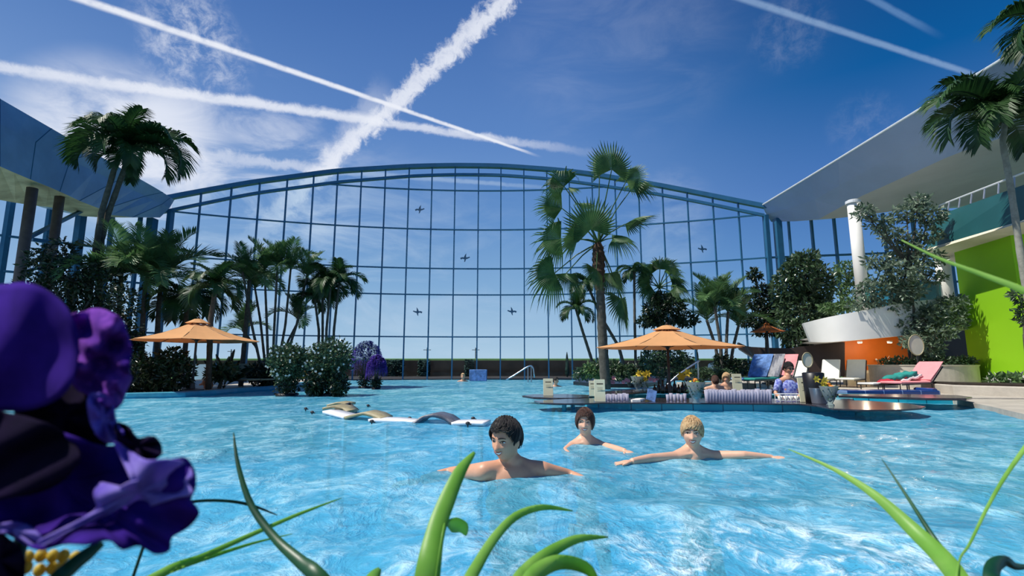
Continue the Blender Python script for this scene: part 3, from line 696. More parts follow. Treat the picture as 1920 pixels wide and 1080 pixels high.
# right low planter wall
a, b = PZ(1789, 742, .08), PZ(2050, 752, .08)
rb = empty('planter_wall', a, 'low pale stone planter wall at right edge below the lime wall', 'planter')
zz = P(1789, 722, a.y).z
mb = MB(); mb.prism([(a.x, a.y), (b.x, b.y), (b.x + .5, b.y + 1.6), (a.x + .4, a.y + 1.5)], 0.06, zz); bevel(fixn(mb.build('wall', M['stone'], rb)), 0.02)
mb = MB(); mb.prism([(a.x + .12, a.y + .12), (b.x, b.y + .12), (b.x + .4, b.y + 1.5), (a.x + .4, a.y + 1.4)], zz, zz + .03); fixn(mb.build('soil', M['soil'], rb))

# ------------------------------------------------------------------ vegetation builders
def leafcloud(mb, c, r, n, ls, rnd, flat=0.0, aspect=0.45, shell=0.55, down=0.0):
    r = r if isinstance(r, (tuple, list)) else (r, r, r)
    for _ in range(n):
        d = Vector((rnd.gauss(0, 1), rnd.gauss(0, 1), rnd.gauss(0, 1))).normalized()
        k = shell + (1 - shell) * rnd.random() ** 0.6; k *= rnd.uniform(0.85, 1.08)
        p = Vector((c[0] + d.x * r[0] * k, c[1] + d.y * r[1] * k, c[2] + d.z * r[2] * k))
        ax = (d * 0.5 + Vector((rnd.uniform(-1, 1), rnd.uniform(-1, 1), rnd.uniform(-1, 1) - down))).normalized()
        sd = ax.cross(Vector((rnd.uniform(-1, 1), rnd.uniform(-1, 1), rnd.uniform(-.3, 1) + flat))).normalized()
        nn = ax.cross(sd); l = ls * rnd.uniform(0.7, 1.25); w = l * aspect
        mb.add([p, p + ax * l * .45 + sd * w / 2 + nn * w * .18, p + ax * l, p + ax * l * .45 - sd * w / 2 + nn * w * .18, p + ax * l * .5], [(0, 1, 4), (1, 2, 4), (0, 4, 3), (4, 2, 3)])
def frond(L, e0, bend, nl, ll, lw, droop, seed, roll=0.0, vshape=0.5):
    """feather frond along +X, starting at the origin"""
    rnd = random.Random(seed); mb = MB(); N = 18; pts = []; x = z = 0; e = e0
    for i in range(N):
        pts.append(Vector((x, 0, z))); t = i / (N - 1); e -= bend / N * (0.5 + 1.1 * t); x += math.cos(e) * L / N; z += math.sin(e) * L / N
    mb.tube(pts, [0.014 * L ** .5 * (1 - 0.85 * i / (N - 1)) + 0.002 for i in range(N)], 5)
    for k in range(nl):
        t = 0.10 + 0.9 * k / (nl - 1)
        f = t * (N - 1); i = min(int(f), N - 2); p = pts[i].lerp(pts[i + 1], f - i); tg = (pts[i + 1] - pts[i]).normalized()
        up = Vector((0, 1, 0)).cross(tg) * -1
        l = ll * (0.35 + 0.65 * math.sin(math.pi * min(1, 0.12 + t * 0.86)) ** 0.7) * rnd.uniform(.85, 1.1)
        for s in (-1, 1):
            d = (Vector((0, s, 0)) + tg * (0.45 + 0.7 * t) + up * vshape * rnd.uniform(.6, 1.2)).normalized()
            a = p; b = a + d * l * 0.5; d2 = (d + Vector((0, 0, -droop * rnd.uniform(.7, 1.3)))).normalized(); c = b + d2 * l * 0.5
            w = (tg - d * tg.dot(d)); w = (w.normalized() if w.length > 1e-3 else up) * lw / 2 * rnd.uniform(.8, 1.15)
            mb.add([a - w * .4, a + w * .4, b + w, b - w, c], [(0, 1, 2, 3), (3, 2, 4)])
    return mb
FR = {}
def frond_set(key, **k):
    FR[key] = []
    for j, (e0, bend) in enumerate(k.pop('poses')):
        me_o = frond(1.0, e0, bend, k['nl'], k['ll'], k['lw'], k['droop'], j + 11, vshape=k.get('v', .5))
        me = bpy.data.meshes.new('frond'); me.from_pydata(me_o.v, [], me_o.f); me.materials.append(k['m']); FR[key].append(me)
frond_set('palm', poses=[(1.35, 1.3), (1.0, 2.0), (0.7, 2.5), (0.35, 2.3), (0.0, 1.8), (-.5, 1.2)], nl=64, ll=.40, lw=.026, droop=.8, v=.45, m=M['leaf_palm'])
frond_set('areca', poses=[(1.4, .8), (1.15, 1.4), (.85, 1.8), (.55, 1.9), (.2, 1.7)], nl=40, ll=.36, lw=.024, droop=.25, v=.6, m=M['leaf_areca'])
def add_fronds(root, crown, key, spec, off=Vector((0, 0, 0))):
    """spec: (azimuth deg: 0 = right, 180 = left, 270 = to viewer; variant; length)"""
    for az, var, L in spec:
        o = bpy.data.objects.new('frond', FR[key][var]); C.objects.link(o); o.parent = root
        o.location = Vector(crown) - wloc(root) + off; o.rotation_euler = (0, 0, math.radians(az)); o.scale = (L, L, L)
def trunk(root, pts, r0, r1, m, name='trunk', ring=True):
    pts = resamp([Vector(p) for p in pts], 26); n = len(pts); mb = MB()
    rs_ = [(r0 + (r1 - r0) * i / (n - 1)) * (1.0 + (0.10 if ring and i % 2 else 0)) for i in range(n)]
    mb.tube(pts, rs_, 10); return mb.build(name, m, root, smooth=True)
def spread(n, variants, L, seed, jl=.12):
    rnd = random.Random(seed); out = []
    for i in range(n):
        out.append((360.0 * i / n + rnd.uniform(-16, 16), variants[(i * 7 + seed) % len(variants)], L * rnd.uniform(1 - jl, 1 + jl)))
    return out
def palm(label, trunks, crowns, Y, key, Lpx, n, variants, r_px=(6, 4), m='bark', seed=1, spec=None, z0=0.07, group=None):
    """trunks: list of pixel polylines ending at the crown"""
    b = trunks[0][0]; base = P(b[0], b[1], Y); root = empty('palm_tree', (base.x, base.y, z0), label, 'palm', group)
    for j, tr in enumerate(trunks):
        pts = [P(u, v, Y + 0.15 * j) for u, v in tr]; pts[0].z = z0 if True else pts[0].z
        trunk(root, pts, sc(r_px[0], Y), sc(r_px[1], Y), M[m])
        c = crowns[j] if crowns else tr[-1]
        cp = P(c[0], c[1], Y + 0.15 * j)
        sp = spec[j] if spec else spread(n, variants, sc(Lpx, Y), seed + j)
        add_fronds(root, cp, key, sp)
    return root

# ------------------------------------------------------------------ palms
s11 = sc(1, 13)
palm('tall twin-trunked feather palm in front of the left canopy roof', [[(163, 745), (160, 590), (178, 480), (190, 400), (215, 315), (232, 275)], [(185, 745), (183, 585), (190, 450), (203, 400), (232, 320), (245, 285)]], None, 13.0, 'palm', 120, 0, [], (6, 4), 'bark',
     spec=[[(165, 1, 150 * s11), (185, 2, 130 * s11), (200, 3, 110 * s11), (250, 4, 80 * s11), (100, 0, 120 * s11), (60, 1, 120 * s11), (280, 1, 110 * s11), (290, 5, 70 * s11), (330, 0, 100 * s11), (140, 0, 110 * s11), (235, 1, 100 * s11)],
           [(0, 2, 150 * s11), (345, 1, 130 * s11), (20, 1, 140 * s11), (0, 3, 120 * s11), (40, 2, 120 * s11), (310, 3, 100 * s11), (90, 0, 110 * s11), (270, 2, 100 * s11), (220, 4, 80 * s11), (180, 1, 90 * s11), (320, 5, 75 * s11), (120, 5, 70 * s11)]])
s9 = sc(1, 9.2)
palm('feather palm with slender ringed trunk at the right edge before the grey roof', [[(1975, 740), (1935, 600), (1917, 500), (1895, 350), (1880, 268), (1885, 225)]], None, 9.2, 'palm', 150, 0, [], (6.5, 4.5), 'bark_pale', z0=0.1,
     spec=[[(178, 2, 170 * s9), (186, 1, 190 * s9), (200, 3, 150 * s9), (160, 0, 150 * s9), (240, 1, 130 * s9), (0, 2, 150 * s9), (330, 1, 150 * s9), (60, 1, 140 * s9), (100, 0, 150 * s9), (280, 0, 130 * s9), (310, 4, 110 * s9), (30, 3, 120 * s9), (220, 2, 140 * s9), (270, 3, 110 * s9), (135, 1, 150 * s9)]])
s8 = sc(1, 8.0)
palm('palm crown hanging into the top right corner', [[(2060, 760), (2040, 400), (2010, 60)]], None, 8.0, 'palm', 150, 0, [], (8, 6), 'bark_pale', z0=.1,
     spec=[[(180, 2, 170 * s8), (170, 1, 180 * s8), (200, 3, 150 * s8), (230, 2, 150 * s8), (190, 3, 160 * s8), (0, 1, 150 * s8), (270, 1, 150 * s8), (90, 1, 150 * s8)]])
palm('single feather palm rising beside the left parasol pole', [[(392, 712), (395, 600), (402, 555), (404, 540)]], None, 12.4, 'palm', 70, 12, [0, 1, 1, 2, 3], (5, 4), 'bark', seed=3)
for j, (label, tr, L, n, Y, key, seed, vs, m_) in enumerate([
    ('areca palm with tall upright fronds before the left end of the glass', [[(262, 735), (268, 600), (272, 540), (276, 520)]], 100, 11, 13.0, 'areca', 4, [0, 0, 1, 2, 3], 'bark'),
    ('arching areca palm left of the orange parasol', [[(292, 735), (296, 600), (300, 545), (304, 525)]], 110, 12, 13.4, 'areca', 5, [0, 1, 1, 2, 3], 'bark'),
    ('feathery palm with hanging dark fronds above the orange left parasol', [[(345, 720), (348, 640), (350, 560)]], 85, 12, 13.6, 'palm', 6, [1, 2, 2, 3, 4], 'bark'),
    ('pale areca palm behind the two tall trunks at left', [[(215, 735), (222, 600), (228, 510)]], 105, 12, 12.8, 'areca', 7, [0, 1, 2, 3, 4], 'bark'),
    ('arching palm frond cluster left of the areca clump', [[(452, 715), (462, 600), (468, 525)]], 70, 10, 14.2, 'areca', 8, [1, 2, 2, 3], 'bark')]):
    palm(label, tr, None, Y, key, L, n, vs, (4.5, 3.2), m_, seed)
s14 = sc(1, 14)
palm('tall multi-stemmed areca clump in the middle of the left plantings', [[(498, 712), (470, 600), (455, 510)], [(505, 712), (500, 600), (496, 505)], [(510, 712), (515, 600), (520, 500)], [(515, 712), (535, 610), (545, 505)], [(520, 712), (556, 610), (575, 520)], [(502, 712), (488, 600), (478, 540)], [(515, 712), (540, 640), (560, 600)], [(500, 712), (480, 650), (455, 620)]], None, 14.0, 'areca', 62, 8, [0, 0, 1, 2, 3], (2.6, 1.8), 'bark', 9)
palm('trio of dark feather palms at the right end of the left plantings', [[(612, 712), (612, 620), (620, 535)], [(625, 712), (626, 620), (636, 530)], [(596, 712), (598, 620), (590, 560)], [(604, 712), (605, 620), (605, 540)]], None, 14.6, 'palm', 58, 10, [0, 1, 2, 2, 3], (2.6, 2.0), 'bark', 13)
palm('short curved-stem palm left of the tall fan palm', [[(1122, 700), (1108, 670), (1092, 620), (1080, 580)]], None, 13.4, 'palm', 46, 10, [0, 1, 2, 3, 3], (3, 2.4), 'bark', 21)
palm('leaning palm whose crown shows behind the fan palm trunk', [[(1180, 700), (1160, 650), (1125, 590), (1102, 535)]], None, 14.2, 'palm', 52, 11, [1, 1, 2, 3], (3.2, 2.4), 'bark', 22)
palm('straight slim palm right of the fan palm', [[(1192, 700), (1190, 600), (1189, 510)]], None, 14.6, 'palm', 42, 9, [1, 2, 3], (2.6, 2.2), 'bark', 23)
palm('feathery areca palm right of the large orange parasol', [[(1355, 705), (1350, 640), (1340, 575)], [(1360, 705), (1362, 640), (1365, 585)], [(1350, 705), (1342, 650), (1325, 600)], [(1362, 705), (1375, 650), (1385, 610)]], None, 14.0, 'areca', 72, 8, [0, 0, 1, 2], (3, 2.4), 'bark', 24, z0=.1)

# fan palm
def fan(root, c, f, R, tip, wid=1.0, spread_deg=230, seed=0, droop=.35, name='fan_leaf', fold=0.15):
    """c crown point, f hub point, R radius, tip: direction of the middle segment, wid<1: seen edge-on"""
    rnd = random.Random(seed); c = Vector(c); f = Vector(f); ax = Vector(tip).normalized()
    view = (Vector((0, -1, 0.15)) + Vector((rnd.uniform(-.3, .3), 0, rnd.uniform(-.2, .2)))).normalized()
    side = ax.cross(view).normalized(); nrm = side.cross(ax).normalized()
    if wid < 1: side = (side * wid + nrm * math.sqrt(1 - wid * wid)).normalized(); nrm = side.cross(ax).normalized()
    mb = MB(); m = (c + f) / 2 + Vector((0, 0, (f - c).length * 0.06))
    mb.tube([c, c.lerp(m, .5) + Vector((0, 0, .01)), m, m.lerp(f, .5), f], [.022, .018, .015, .013, .012], 6)
    pet = mb.build('petiole', M['leaf_fan'], root)
    n = 34; mb = MB(); S = math.radians(spread_deg)
    for k in range(n):
        a0 = -S / 2 + S * k / n; a1 = -S / 2 + S * (k + 1) / n; am = (a0 + a1) / 2
        def dr(a): return ax * math.cos(a) + side * math.sin(a)
        l = R * (0.82 + 0.18 * math.cos(am * .8)) * rnd.uniform(.92, 1.05)
        cup = nrm * (-fold * R * abs(math.sin(am)))
        h = R * 0.56
        b0 = f + dr(a0) * h + cup * .6; b1 = f + dr(a1) * h + cup * .6; bm_ = f + dr(am) * h + cup * .6 + nrm * R * .035
        s0 = f + dr(am - (a1 - a0) * .22) * l * .82; s1 = f + dr(am + (a1 - a0) * .22) * l * .82
        dz = Vector((0, 0, -droop * R * .30 * rnd.uniform(.3, 1.4))); s0 += cup + dz * .5; s1 += cup + dz * .5
        t = f + dr(am) * l + cup * 1.1 + dz * 1.3
        mb.add([f, b0, bm_, b1, s0, s1, t], [(0, 1, 2), (0, 2, 3), (1, 4, 2), (2, 5, 3), (2, 4, 5), (4, 6, 5)])
    mb.build(name, M['leaf_fan'], pet)
YF = 12.0
fp = empty('palm_tree', P(1135, 700, YF) * 1.0, 'tall washingtonia-like fan palm with fibrous trunk in the centre bed', 'palm'); fp['label'] = 'tall fan palm with shaggy brown trunk top in the centre bed'
bz = P(1135, 705, YF); fp.location = (bz.x, bz.y, 0.1)
trunk(fp, [(bz.x, YF, 0.1), P(1130, 640, YF), P(1126, 560, YF), P(1123, 520, YF)], sc(9.5, YF), sc(7.5, YF), M['bark'])
mb = MB(); pts = resamp([P(1124, 545, YF), P(1123, 510, YF), P(1122, 480, YF), P(1121, 455, YF)], 16)
mb.tube(pts, [sc(r_, YF) for r_ in (7, 9, 8, 11, 9, 12, 10, 13, 11, 13, 11, 12, 10, 11, 8, 6)], 12)
rn = random.Random(5)
for k in range(130):
    p = pts[rn.randrange(15)]; a = rn.uniform(0, 6.28); d = Vector((math.cos(a), math.sin(a), rn.uniform(.2, 1.0))).normalized()
    q = p + Vector((d.x, d.y, 0)) * sc(9, YF); w = Vector((-d.y, d.x, 0)) * .02
    mb.add([q - w, q + w, q + d * .14], [(0, 1, 2)])
mb.build('leaf_boots', M['bark_brown'], fp)
cr = P(1122, 456, YF); SF = sc(1, YF)
fans = [((1147, 318), 46, (0.05, 0, 1), 1.0, 240, -.3), ((1175, 338), 40, (.5, -.2, .5), .9, 230, .3), ((1186, 352), 44, (1, 0, .35), .75, 200, .8), ((1058, 350), 46, (-.8, 0, .7), .75, 200, 1.3), ((1066, 352), 22, (.6, 0, -.1), .5, 160, .5),
        ((1054, 391), 50, (-1, 0, .22), .35, 150, .4), ((1086, 382), 34, (.6, -.3, -.1), .5, 180, .5), ((1108, 430), 48, (-.25, -.4, 1), 1.0, 250, -.2), ((1172, 420), 58, (1, 0, .32), .32, 150, .3), ((1052, 448), 50, (-1, 0, -.1), .8, 190, 1.2),
        ((1083, 449), 36, (-.8, -.5, .2), .8, 220, .8), ((1150, 446), 42, (.9, -.2, -.15), .7, 200, 1.2), ((1040, 512), 50, (-1, 0, -.35), .9, 200, 1.2), ((1062, 512), 36, (.3, -.4, -.8), .8, 180, 1.0), ((1143, 512), 46, (.4, -.2, -1), .7, 200, .5),
        ((1165, 560), 56, (.1, -.1, -1), .75, 210, .3), ((1118, 505), 34, (-.2, -.5, -1), .7, 180, .4), ((1124, 330), 50, (-.1, 0, 1), .25, 170, .0)]
for i, (h, R, tip, wd, sp, dp) in enumerate(fans):
    y = YF + [-.3, .1, .4, .2, -.4, 0, .3, -.7, .1, -.2, -.5, -.4, 0, .3, .4, .5, -.3, .2][i]
    fan(fp, cr, P(h[0], h[1], y), R * SF * 1.2, tip, wd, sp, i, dp)
# second broad fan palm behind
f2b = P(1236, 700, 15.0); f2 = empty('palm_tree', (f2b.x, 15, .1), 'dense rounded fan palm behind the large orange parasol', 'palm')
trunk(f2, [(f2b.x, 15, .1), P(1238, 620, 15), P(1236, 545, 15)], sc(4, 15), sc(4, 15), M['bark'])
for i in range(12):
    a = 2 * math.pi * i / 12 + .2; c0 = P(1236, 540, 15); h = c0 + Vector((math.cos(a) * .38, -.25 + .2 * math.sin(3 * a), math.sin(a) * .38 + .12)); fan(f2, c0, h, .5, (math.cos(a), -.3, math.sin(a) - .25), .8, 200, 40 + i, .9)

# ------------------------------------------------------------------ bushes and trees
def px_tree(label, name, base, blobs, Y, leaf, n_per, leafm, z0=.1, trunkm='bark', tr=.04, dz=0.6, extra=None, cat='tree', aspect=.45, shell=.45, twigs=True, seed=0, down=0.2, dens=1.0, group=None):
    """base (u,v); blobs: (u, v, rx_px, rz_px)"""
    rnd = random.Random(seed + 77); b = P(base[0], base[1], Y); root = empty(name, (b.x, b.y, z0), label, cat, group)
    mb = MB(); tb = MB(); top = min(bl[1] for bl in blobs); cu = sum(bl[0] for bl in blobs) / len(blobs)
    b0 = Vector((b.x, b.y, z0)); mid = P(cu, (top + base[1]) / 2 if not extra else extra[1], Y) if not extra else P(extra[0], extra[1], Y)
    if twigs: tb.tube(resamp([b0, b0.lerp(mid, .5) + Vector((tr * .6, 0, 0)), mid], 8), [tr * (1.2 - .06 * i) for i in range(8)], 8)
    area = sum(bl[2] * bl[3] for bl in blobs)
    for bl in blobs:
        dy = rnd.uniform(-dz, dz) * (sc(bl[2], Y))
        c = P(bl[0], bl[1], Y + dy); rx, rz = sc(bl[2], Y), sc(bl[3], Y)
        leafcloud(mb, c, (rx, (rx + rz) / 2, rz), int(n_per * dens * bl[2] * bl[3] / area), leaf, rnd, aspect=aspect, shell=shell, down=down)
        if twigs:
            tb.tube(resamp([mid, mid.lerp(c, .5) + Vector((0, 0, -.04)), c], 5), [tr * .6, tr * .5, tr * .4, tr * .3, tr * .15], 6)
            for _ in range(5):
                d = Vector((rnd.uniform(-1, 1) * rx, rnd.uniform(-1, 1) * rx, rnd.uniform(-1, 1) * rz)) * .8
                tb.tube([c.lerp(mid, .2), c + d], [tr * .25, tr * .08], 4)
    if twigs: tb.build('trunk', M[trunkm], root)
    mb.build('foliage', M[leafm], root)
    return root
px_tree('dark leafy tree left of the tall twin palm, behind the purple flower', 'leafy_tree', (110, 740), [(110, 470, 32, 26), (85, 505, 36, 26), (140, 510, 42, 36), (190, 530, 42, 40), (110, 550, 50, 40), (170, 590, 50, 40), (225, 570, 30, 40), (70, 480, 22, 16), (60, 560, 40, 40), (140, 640, 60, 50), (220, 640, 40, 50)], 12.2, .13, 5200, 'leaf_dark', z0=.07, tr=.07, seed=1)
px_tree('dense dark shrub at the left pool edge under the palms', 'shrub', (285, 740), [(262, 700, 26, 38), (300, 705, 30, 34), (335, 700, 24, 34), (320, 672, 24, 22)], 11.4, .12, 2600, 'leaf_dark', z0=.07, seed=2, cat='shrub')
px_tree('tall weeping-branched dark shrub between palms behind the left parasol', 'shrub', (240, 740), [(235, 690, 26, 50), (225, 640, 26, 40)], 11.8, .12, 1200, 'leaf_dark', z0=.07, seed=3, cat='shrub')
px_tree('glossy shrub under the left parasol, right of its pole', 'shrub', (412, 715), [(425, 694, 22, 14), (405, 702, 18, 12)], 12.8, .16, 420, 'leaf_gloss', z0=.07, seed=4, cat='shrub')
px_tree('dark understorey plants beneath the areca clump', 'shrub', (500, 715), [(488, 700, 26, 22), (515, 695, 22, 22)], 14.2, .13, 900, 'leaf_dark', z0=.07, seed=5, cat='shrub')
px_tree('dark hedge plant behind the right white flowering shrub', 'shrub', (585, 715), [(575, 690, 22, 24), (600, 698, 18, 16)], 15.5, .12, 700, 'leaf_dark', z0=.07, seed=6, cat='shrub')
# banana-like plant beside left umbrella
def broadleaf(label, base, leaves, Y, m, z0=.07):
    b = P(base[0], base[1], Y); root = empty('broadleaf_plant', (b.x, b.y, z0), label, 'plant')
    for i, (u, v, w) in enumerate(leaves):
        tip = P(u, v, Y + (i % 3 - 1) * .25); st = Vector((b.x, b.y, z0)); mid = st.lerp(tip, .55) + Vector((0, 0, .18)); mb = MB(); L = []; R = []; Mi = []
        for k in range(9):
            t = k / 8; p = st * (1 - t) ** 2 + mid * 2 * t * (1 - t) + tip * t * t
            ww = sc(w, Y) * math.sin(math.pi * min(1, max(0, t * 1.05 - .12))) if t > .12 else .01
            d = (tip - st); sd = Vector((-d.z, 0.35, d.x)).normalized(); L.append(p + sd * ww); R.append(p - sd * ww); Mi.append(p - Vector((0, 0, ww * .35)))
        mb.grid([L, Mi, R]); thick(mb.build('leaf', M[m], root, smooth=True), .004)
broadleaf('dark banana-like plant with drooping broad leaves right of the left parasol pole', (420, 712), [(382, 676, 6), (450, 676, 7), (476, 690, 7), (430, 668, 6), (405, 664, 5), (390, 694, 6), (462, 704, 6), (440, 655, 5)], 13.0, 'leaf_dark')

def flower_shrub(label, u, vbase, vtop, wpx, Y, blossom, drape=False):
    b = P(u, vbase, Y); root = empty('flowering_shrub', (b.x, b.y, -.02), label, 'shrub'); rnd = random.Random(int(u))
    zt_ = P(u, vtop, Y).z; z0_ = b.z; H = zt_ - z0_; rx = sc(wpx, Y) / 2
    mb = MB(); mb.lathe((b.x, b.y, -.35), [(rx * .25, 0), (rx * .42, .3), (rx * .45, .4)], 16); mb.build('pot', M['blackish'], root, smooth=True)
    mb = MB()
    for k in range(6):
        a = k * 1.05; mb.tube([(b.x, b.y, .03), (b.x + math.cos(a) * rx * .3, b.y + math.sin(a) * rx * .3, z0_ + H * .7)], [.018, .008], 5)
    mb.build('stem', M['bark'], root)
    mb = MB(); leafcloud(mb, (b.x, b.y, z0_ + H * .15), (rx * .5, rx * .5, H * .18), 520, .07, rnd, shell=.3); mb.build('base_foliage', M['leaf_dark'], root)
    if not drape:
        mb = MB(); leafcloud(mb, (b.x, b.y, z0_ + H * .64), (rx * .92, rx * .9, H * .34), 1900, .085, rnd, shell=.3, aspect=.6); leafcloud(mb, (b.x, b.y, z0_ + H * .36), (rx * .55, rx * .5, H * .22), 500, .08, rnd, shell=.3)
        mb.build('foliage', M['leaf_gloss'], root)
        mb = MB()
        for k in range(46):
            d = Vector((rnd.gauss(0, 1), rnd.gauss(0, 1) - .5, rnd.gauss(0, 1))).normalized(); p = Vector((b.x + d.x * rx * .9, b.y + d.y * rx * .9, z0_ + H * .62 + d.z * H * .34))
            for q in range(5):
                a = q * 1.257; e = Vector((math.cos(a), -.3, math.sin(a))) * .025; w = Vector((-math.sin(a), 0, math.cos(a))) * .012
                mb.add([p, p + e * .6 + w, p + e, p + e * .6 - w], [(0, 1, 2, 3)])
        mb.build('blossom', M[blossom], root)
    else:
        mb = MB()
        for k in range(280):
            d = Vector((rnd.gauss(0, 1), rnd.gauss(0, 1), abs(rnd.gauss(0, .8)))).normalized(); p = Vector((b.x + d.x * rx * .92, b.y + d.y * rx * .9, z0_ + H * .60 + d.z * H * .38)); L = H * rnd.uniform(.18, .42) * (1 - .55 * d.z)
            for q in range(14):
                t = q / 13; c = p + Vector((d.x * .05 * t, d.y * .05 * t, -L * t)); s = .042 * (1 - .65 * t)
                for j in range(3):
                    a = rnd.uniform(0, 6.28); e = Vector((math.cos(a), math.sin(a), rnd.uniform(-.3, .5))) * s; w = Vector((-e.y, e.x, 0)) * .55
                    mb.add([c, c + e * .5 + w, c + e, c + e * .5 - w], [(0, 1, 2, 3)])
        mb.build('blossom', M[blossom], root)
        mb = MB(); leafcloud(mb, (b.x, b.y, z0_ + H * .75), (rx * .7, rx * .7, H * .2), 260, .07, rnd, shell=.3); mb.build('foliage', M['leaf_gloss'], root)
    return root
flower_shrub('white-blossomed shrub standing in the water, left of the two', 538, 741, 642, 88, 11.1, 'blossom_white')
flower_shrub('larger white-blossomed shrub standing in the water beside the bather head', 616, 741, 632, 92, 11.1, 'blossom_white')
flower_shrub('violet wisteria-like blossom bush standing in water, the taller rear one', 685, 727, 637, 58, 14.6, 'wisteria', True)
flower_shrub('deeper violet blossom bush standing in water, shorter front one', 705, 728, 664, 36, 13.9, 'wisteria_deep', True)
for i, (u, v, h, w, Y, lab) in enumerate([(590, 743, 42, 34, 11.0, 'dark bushy plant in the water at the left foot of the larger flowering shrub'), (635, 743, 44, 34, 11.3, 'dark bushy plant in the water at the right foot of the larger flowering shrub'), (505, 730, 50, 34, 12.0, 'dark bushy plant at the pool rim left of the flowering shrubs')]):
    b = PZ(u, v, 0.0); px_tree(lab, 'shrub', (u, v), [(u, v - h * .5, w / 2, h / 2)], b.y, .09, 650, 'leaf_dark', z0=-.03, seed=30 + i, cat='shrub', shell=.25)

# centre bed behind the bar
cb = [pz(1075, 722), pz(1130, 727), pz(1200, 727), pz(1245, 722), pz(1262, 714), pz(1200, 706), pz(1100, 706)]
cb = [(p[0], p[1]) for p in cb]
mb = MB(); mb.prism(cb, -1.3, 0.11); pbed = fixn(mb.build('planting_bed', M['blackish'])); pbed['kind'] = 'structure'
px_tree('low mixed foliage filling the centre bed at the fan palm foot', 'groundcover_plant', (1150, 705), [(1095, 700, 20, 12), (1120, 690, 16, 14), (1150, 692, 24, 16), (1180, 696, 20, 14), (1205, 698, 18, 14), (1165, 706, 40, 8)], 13.0, .1, 2400, 'leaf_gloss', z0=.11, seed=50, cat='plant', twigs=False, shell=.2)
px_tree('pale variegated plant at the left end of the centre bed', 'variegated_plant', (1108, 712), [(1105, 694, 12, 12), (1122, 702, 14, 10)], 12.6, .12, 260, 'leaf_light', z0=.11, seed=51, cat='plant', twigs=False, shell=.2)
px_tree('slender leafy tree rising behind the bar under the large parasol', 'leafy_tree', (1250, 712), [(1225, 672, 26, 20), (1262, 668, 30, 18), (1245, 690, 34, 20), (1280, 680, 20, 14)], 12.2, .1, 1700, 'leaf_gloss', z0=.11, seed=52, tr=.035)
px_tree('dark tiered tree just above the large orange parasol', 'leafy_tree', (1240, 705), [(1230, 580, 26, 14), (1262, 572, 28, 12), (1245, 598, 36, 12), (1285, 600, 26, 12), (1240, 560, 20, 12), (1215, 602, 22, 10)], 14.4, .12, 2600, 'leaf_dark', z0=.11, seed=53, tr=.05)
rn = random.Random(8)
for i in range(16):
    u = rn.uniform(1125, 1232); v = rn.uniform(708, 717); p = P(u, v, 12.1 + rn.random() * .4); mb = MB()
    for q in range(6):
        a = q * 1.047; e = Vector((math.cos(a), -.4, math.sin(a))) * .05; w = Vector((-math.sin(a), 0, math.cos(a))) * .03
        mb.add([p, p + e * .6 + w, p + e, p + e * .6 - w], [(0, 1, 2, 3)])
    tag(mb.build('flower', M['blossom_pink'], origin=p), 'small pink flower in the dark border of the centre bed', 'flower', 'pink flowers in the centre bed')
px_tree('round clipped low shrub beside the handrail right of the parasol pole', 'shrub', (1335, 706), [(1320, 700, 26, 10), (1352, 700, 24, 10)], 13.2, .08, 1300, 'leaf_gloss', z0=.1, seed=54, cat='shrub', shell=.3)
px_tree('dark shrub mass at the foot of the areca palm on the right', 'shrub', (1385, 706), [(1375, 690, 18, 18), (1352, 682, 14, 20), (1395, 688, 14, 14)], 14.2, .11, 1100, 'leaf_dark', z0=.1, seed=55, cat='shrub')
px_tree('small leafy plant before the dark kiosk front', 'shrub', (1438, 706), [(1432, 678, 14, 8), (1446, 682, 14, 10)], 13.6, .09, 500, 'leaf_light', z0=.1, seed=56, cat='shrub')
# right trees
px_tree('big round dark ficus behind the white balcony', 'ficus_tree', (1505, 705), [(1505, 510, 36, 34), (1480, 540, 34, 36), (1530, 535, 32, 40), (1505, 580, 50, 44), (1480, 610, 26, 30), (1540, 590, 22, 30), (1495, 640, 26, 18), (1512, 486, 26, 16)], 15.2, .17, 5200, 'leaf_gloss', z0=.1, seed=60, tr=.09, shell=.55)
px_tree('drooping irregular tree between the areca palm and the round ficus', 'leafy_tree', (1435, 705), [(1415, 515, 13, 12), (1430, 545, 20, 14), (1412, 565, 12, 16), (1438, 572, 20, 16), (1420, 598, 16, 14), (1398, 605, 14, 8), (1445, 600, 16, 16), (1435, 620, 24, 12)], 16.4, .14, 2300, 'leaf_dark', z0=.1, seed=61, tr=.05, extra=(1436, 600))
px_tree('spreading tree with silvery leaves growing before the white balcony', 'leafy_tree', (1715, 700), [(1620, 398, 22, 14), (1650, 420, 24, 14), (1722, 375, 24, 10), (1700, 400, 34, 16), (1745, 405, 30, 20), (1675, 440, 30, 16), (1740, 440, 28, 16), (1700, 470, 34, 20), (1650, 490, 30, 16), (1740, 485, 30, 20), (1690, 510, 40, 22), (1640, 540, 36, 20), (1700, 545, 30, 22), (1750, 520, 20, 16), (1620, 572, 30, 14), (1670, 575, 34, 16)], 12.5, .13, 4300, 'leaf_silver', z0=.5, seed=62, tr=.05, extra=(1705, 500), shell=.35)
px_tree('trailing lower foliage hanging over the balcony front', 'leafy_tree', (1720, 700), [(1785, 570, 30, 18), (1750, 590, 34, 20), (1700, 610, 30, 22), (1760, 620, 34, 18), (1712, 640, 20, 18), (1745, 655, 22, 18), (1795, 600, 18, 16)], 12.3, .12, 2400, 'leaf_silver', z0=.5, seed=63, tr=.035, extra=(1722, 600), shell=.35)
px_tree('airy pale tree seen through glass left of the white column', 'leafy_tree', (1590, 700), [(1585, 505, 24, 16), (1610, 525, 24, 18), (1575, 535, 16, 18), (1600, 555, 26, 14)], 17.2, .12, 1400, 'leaf_light', z0=.1, seed=64, tr=.04)
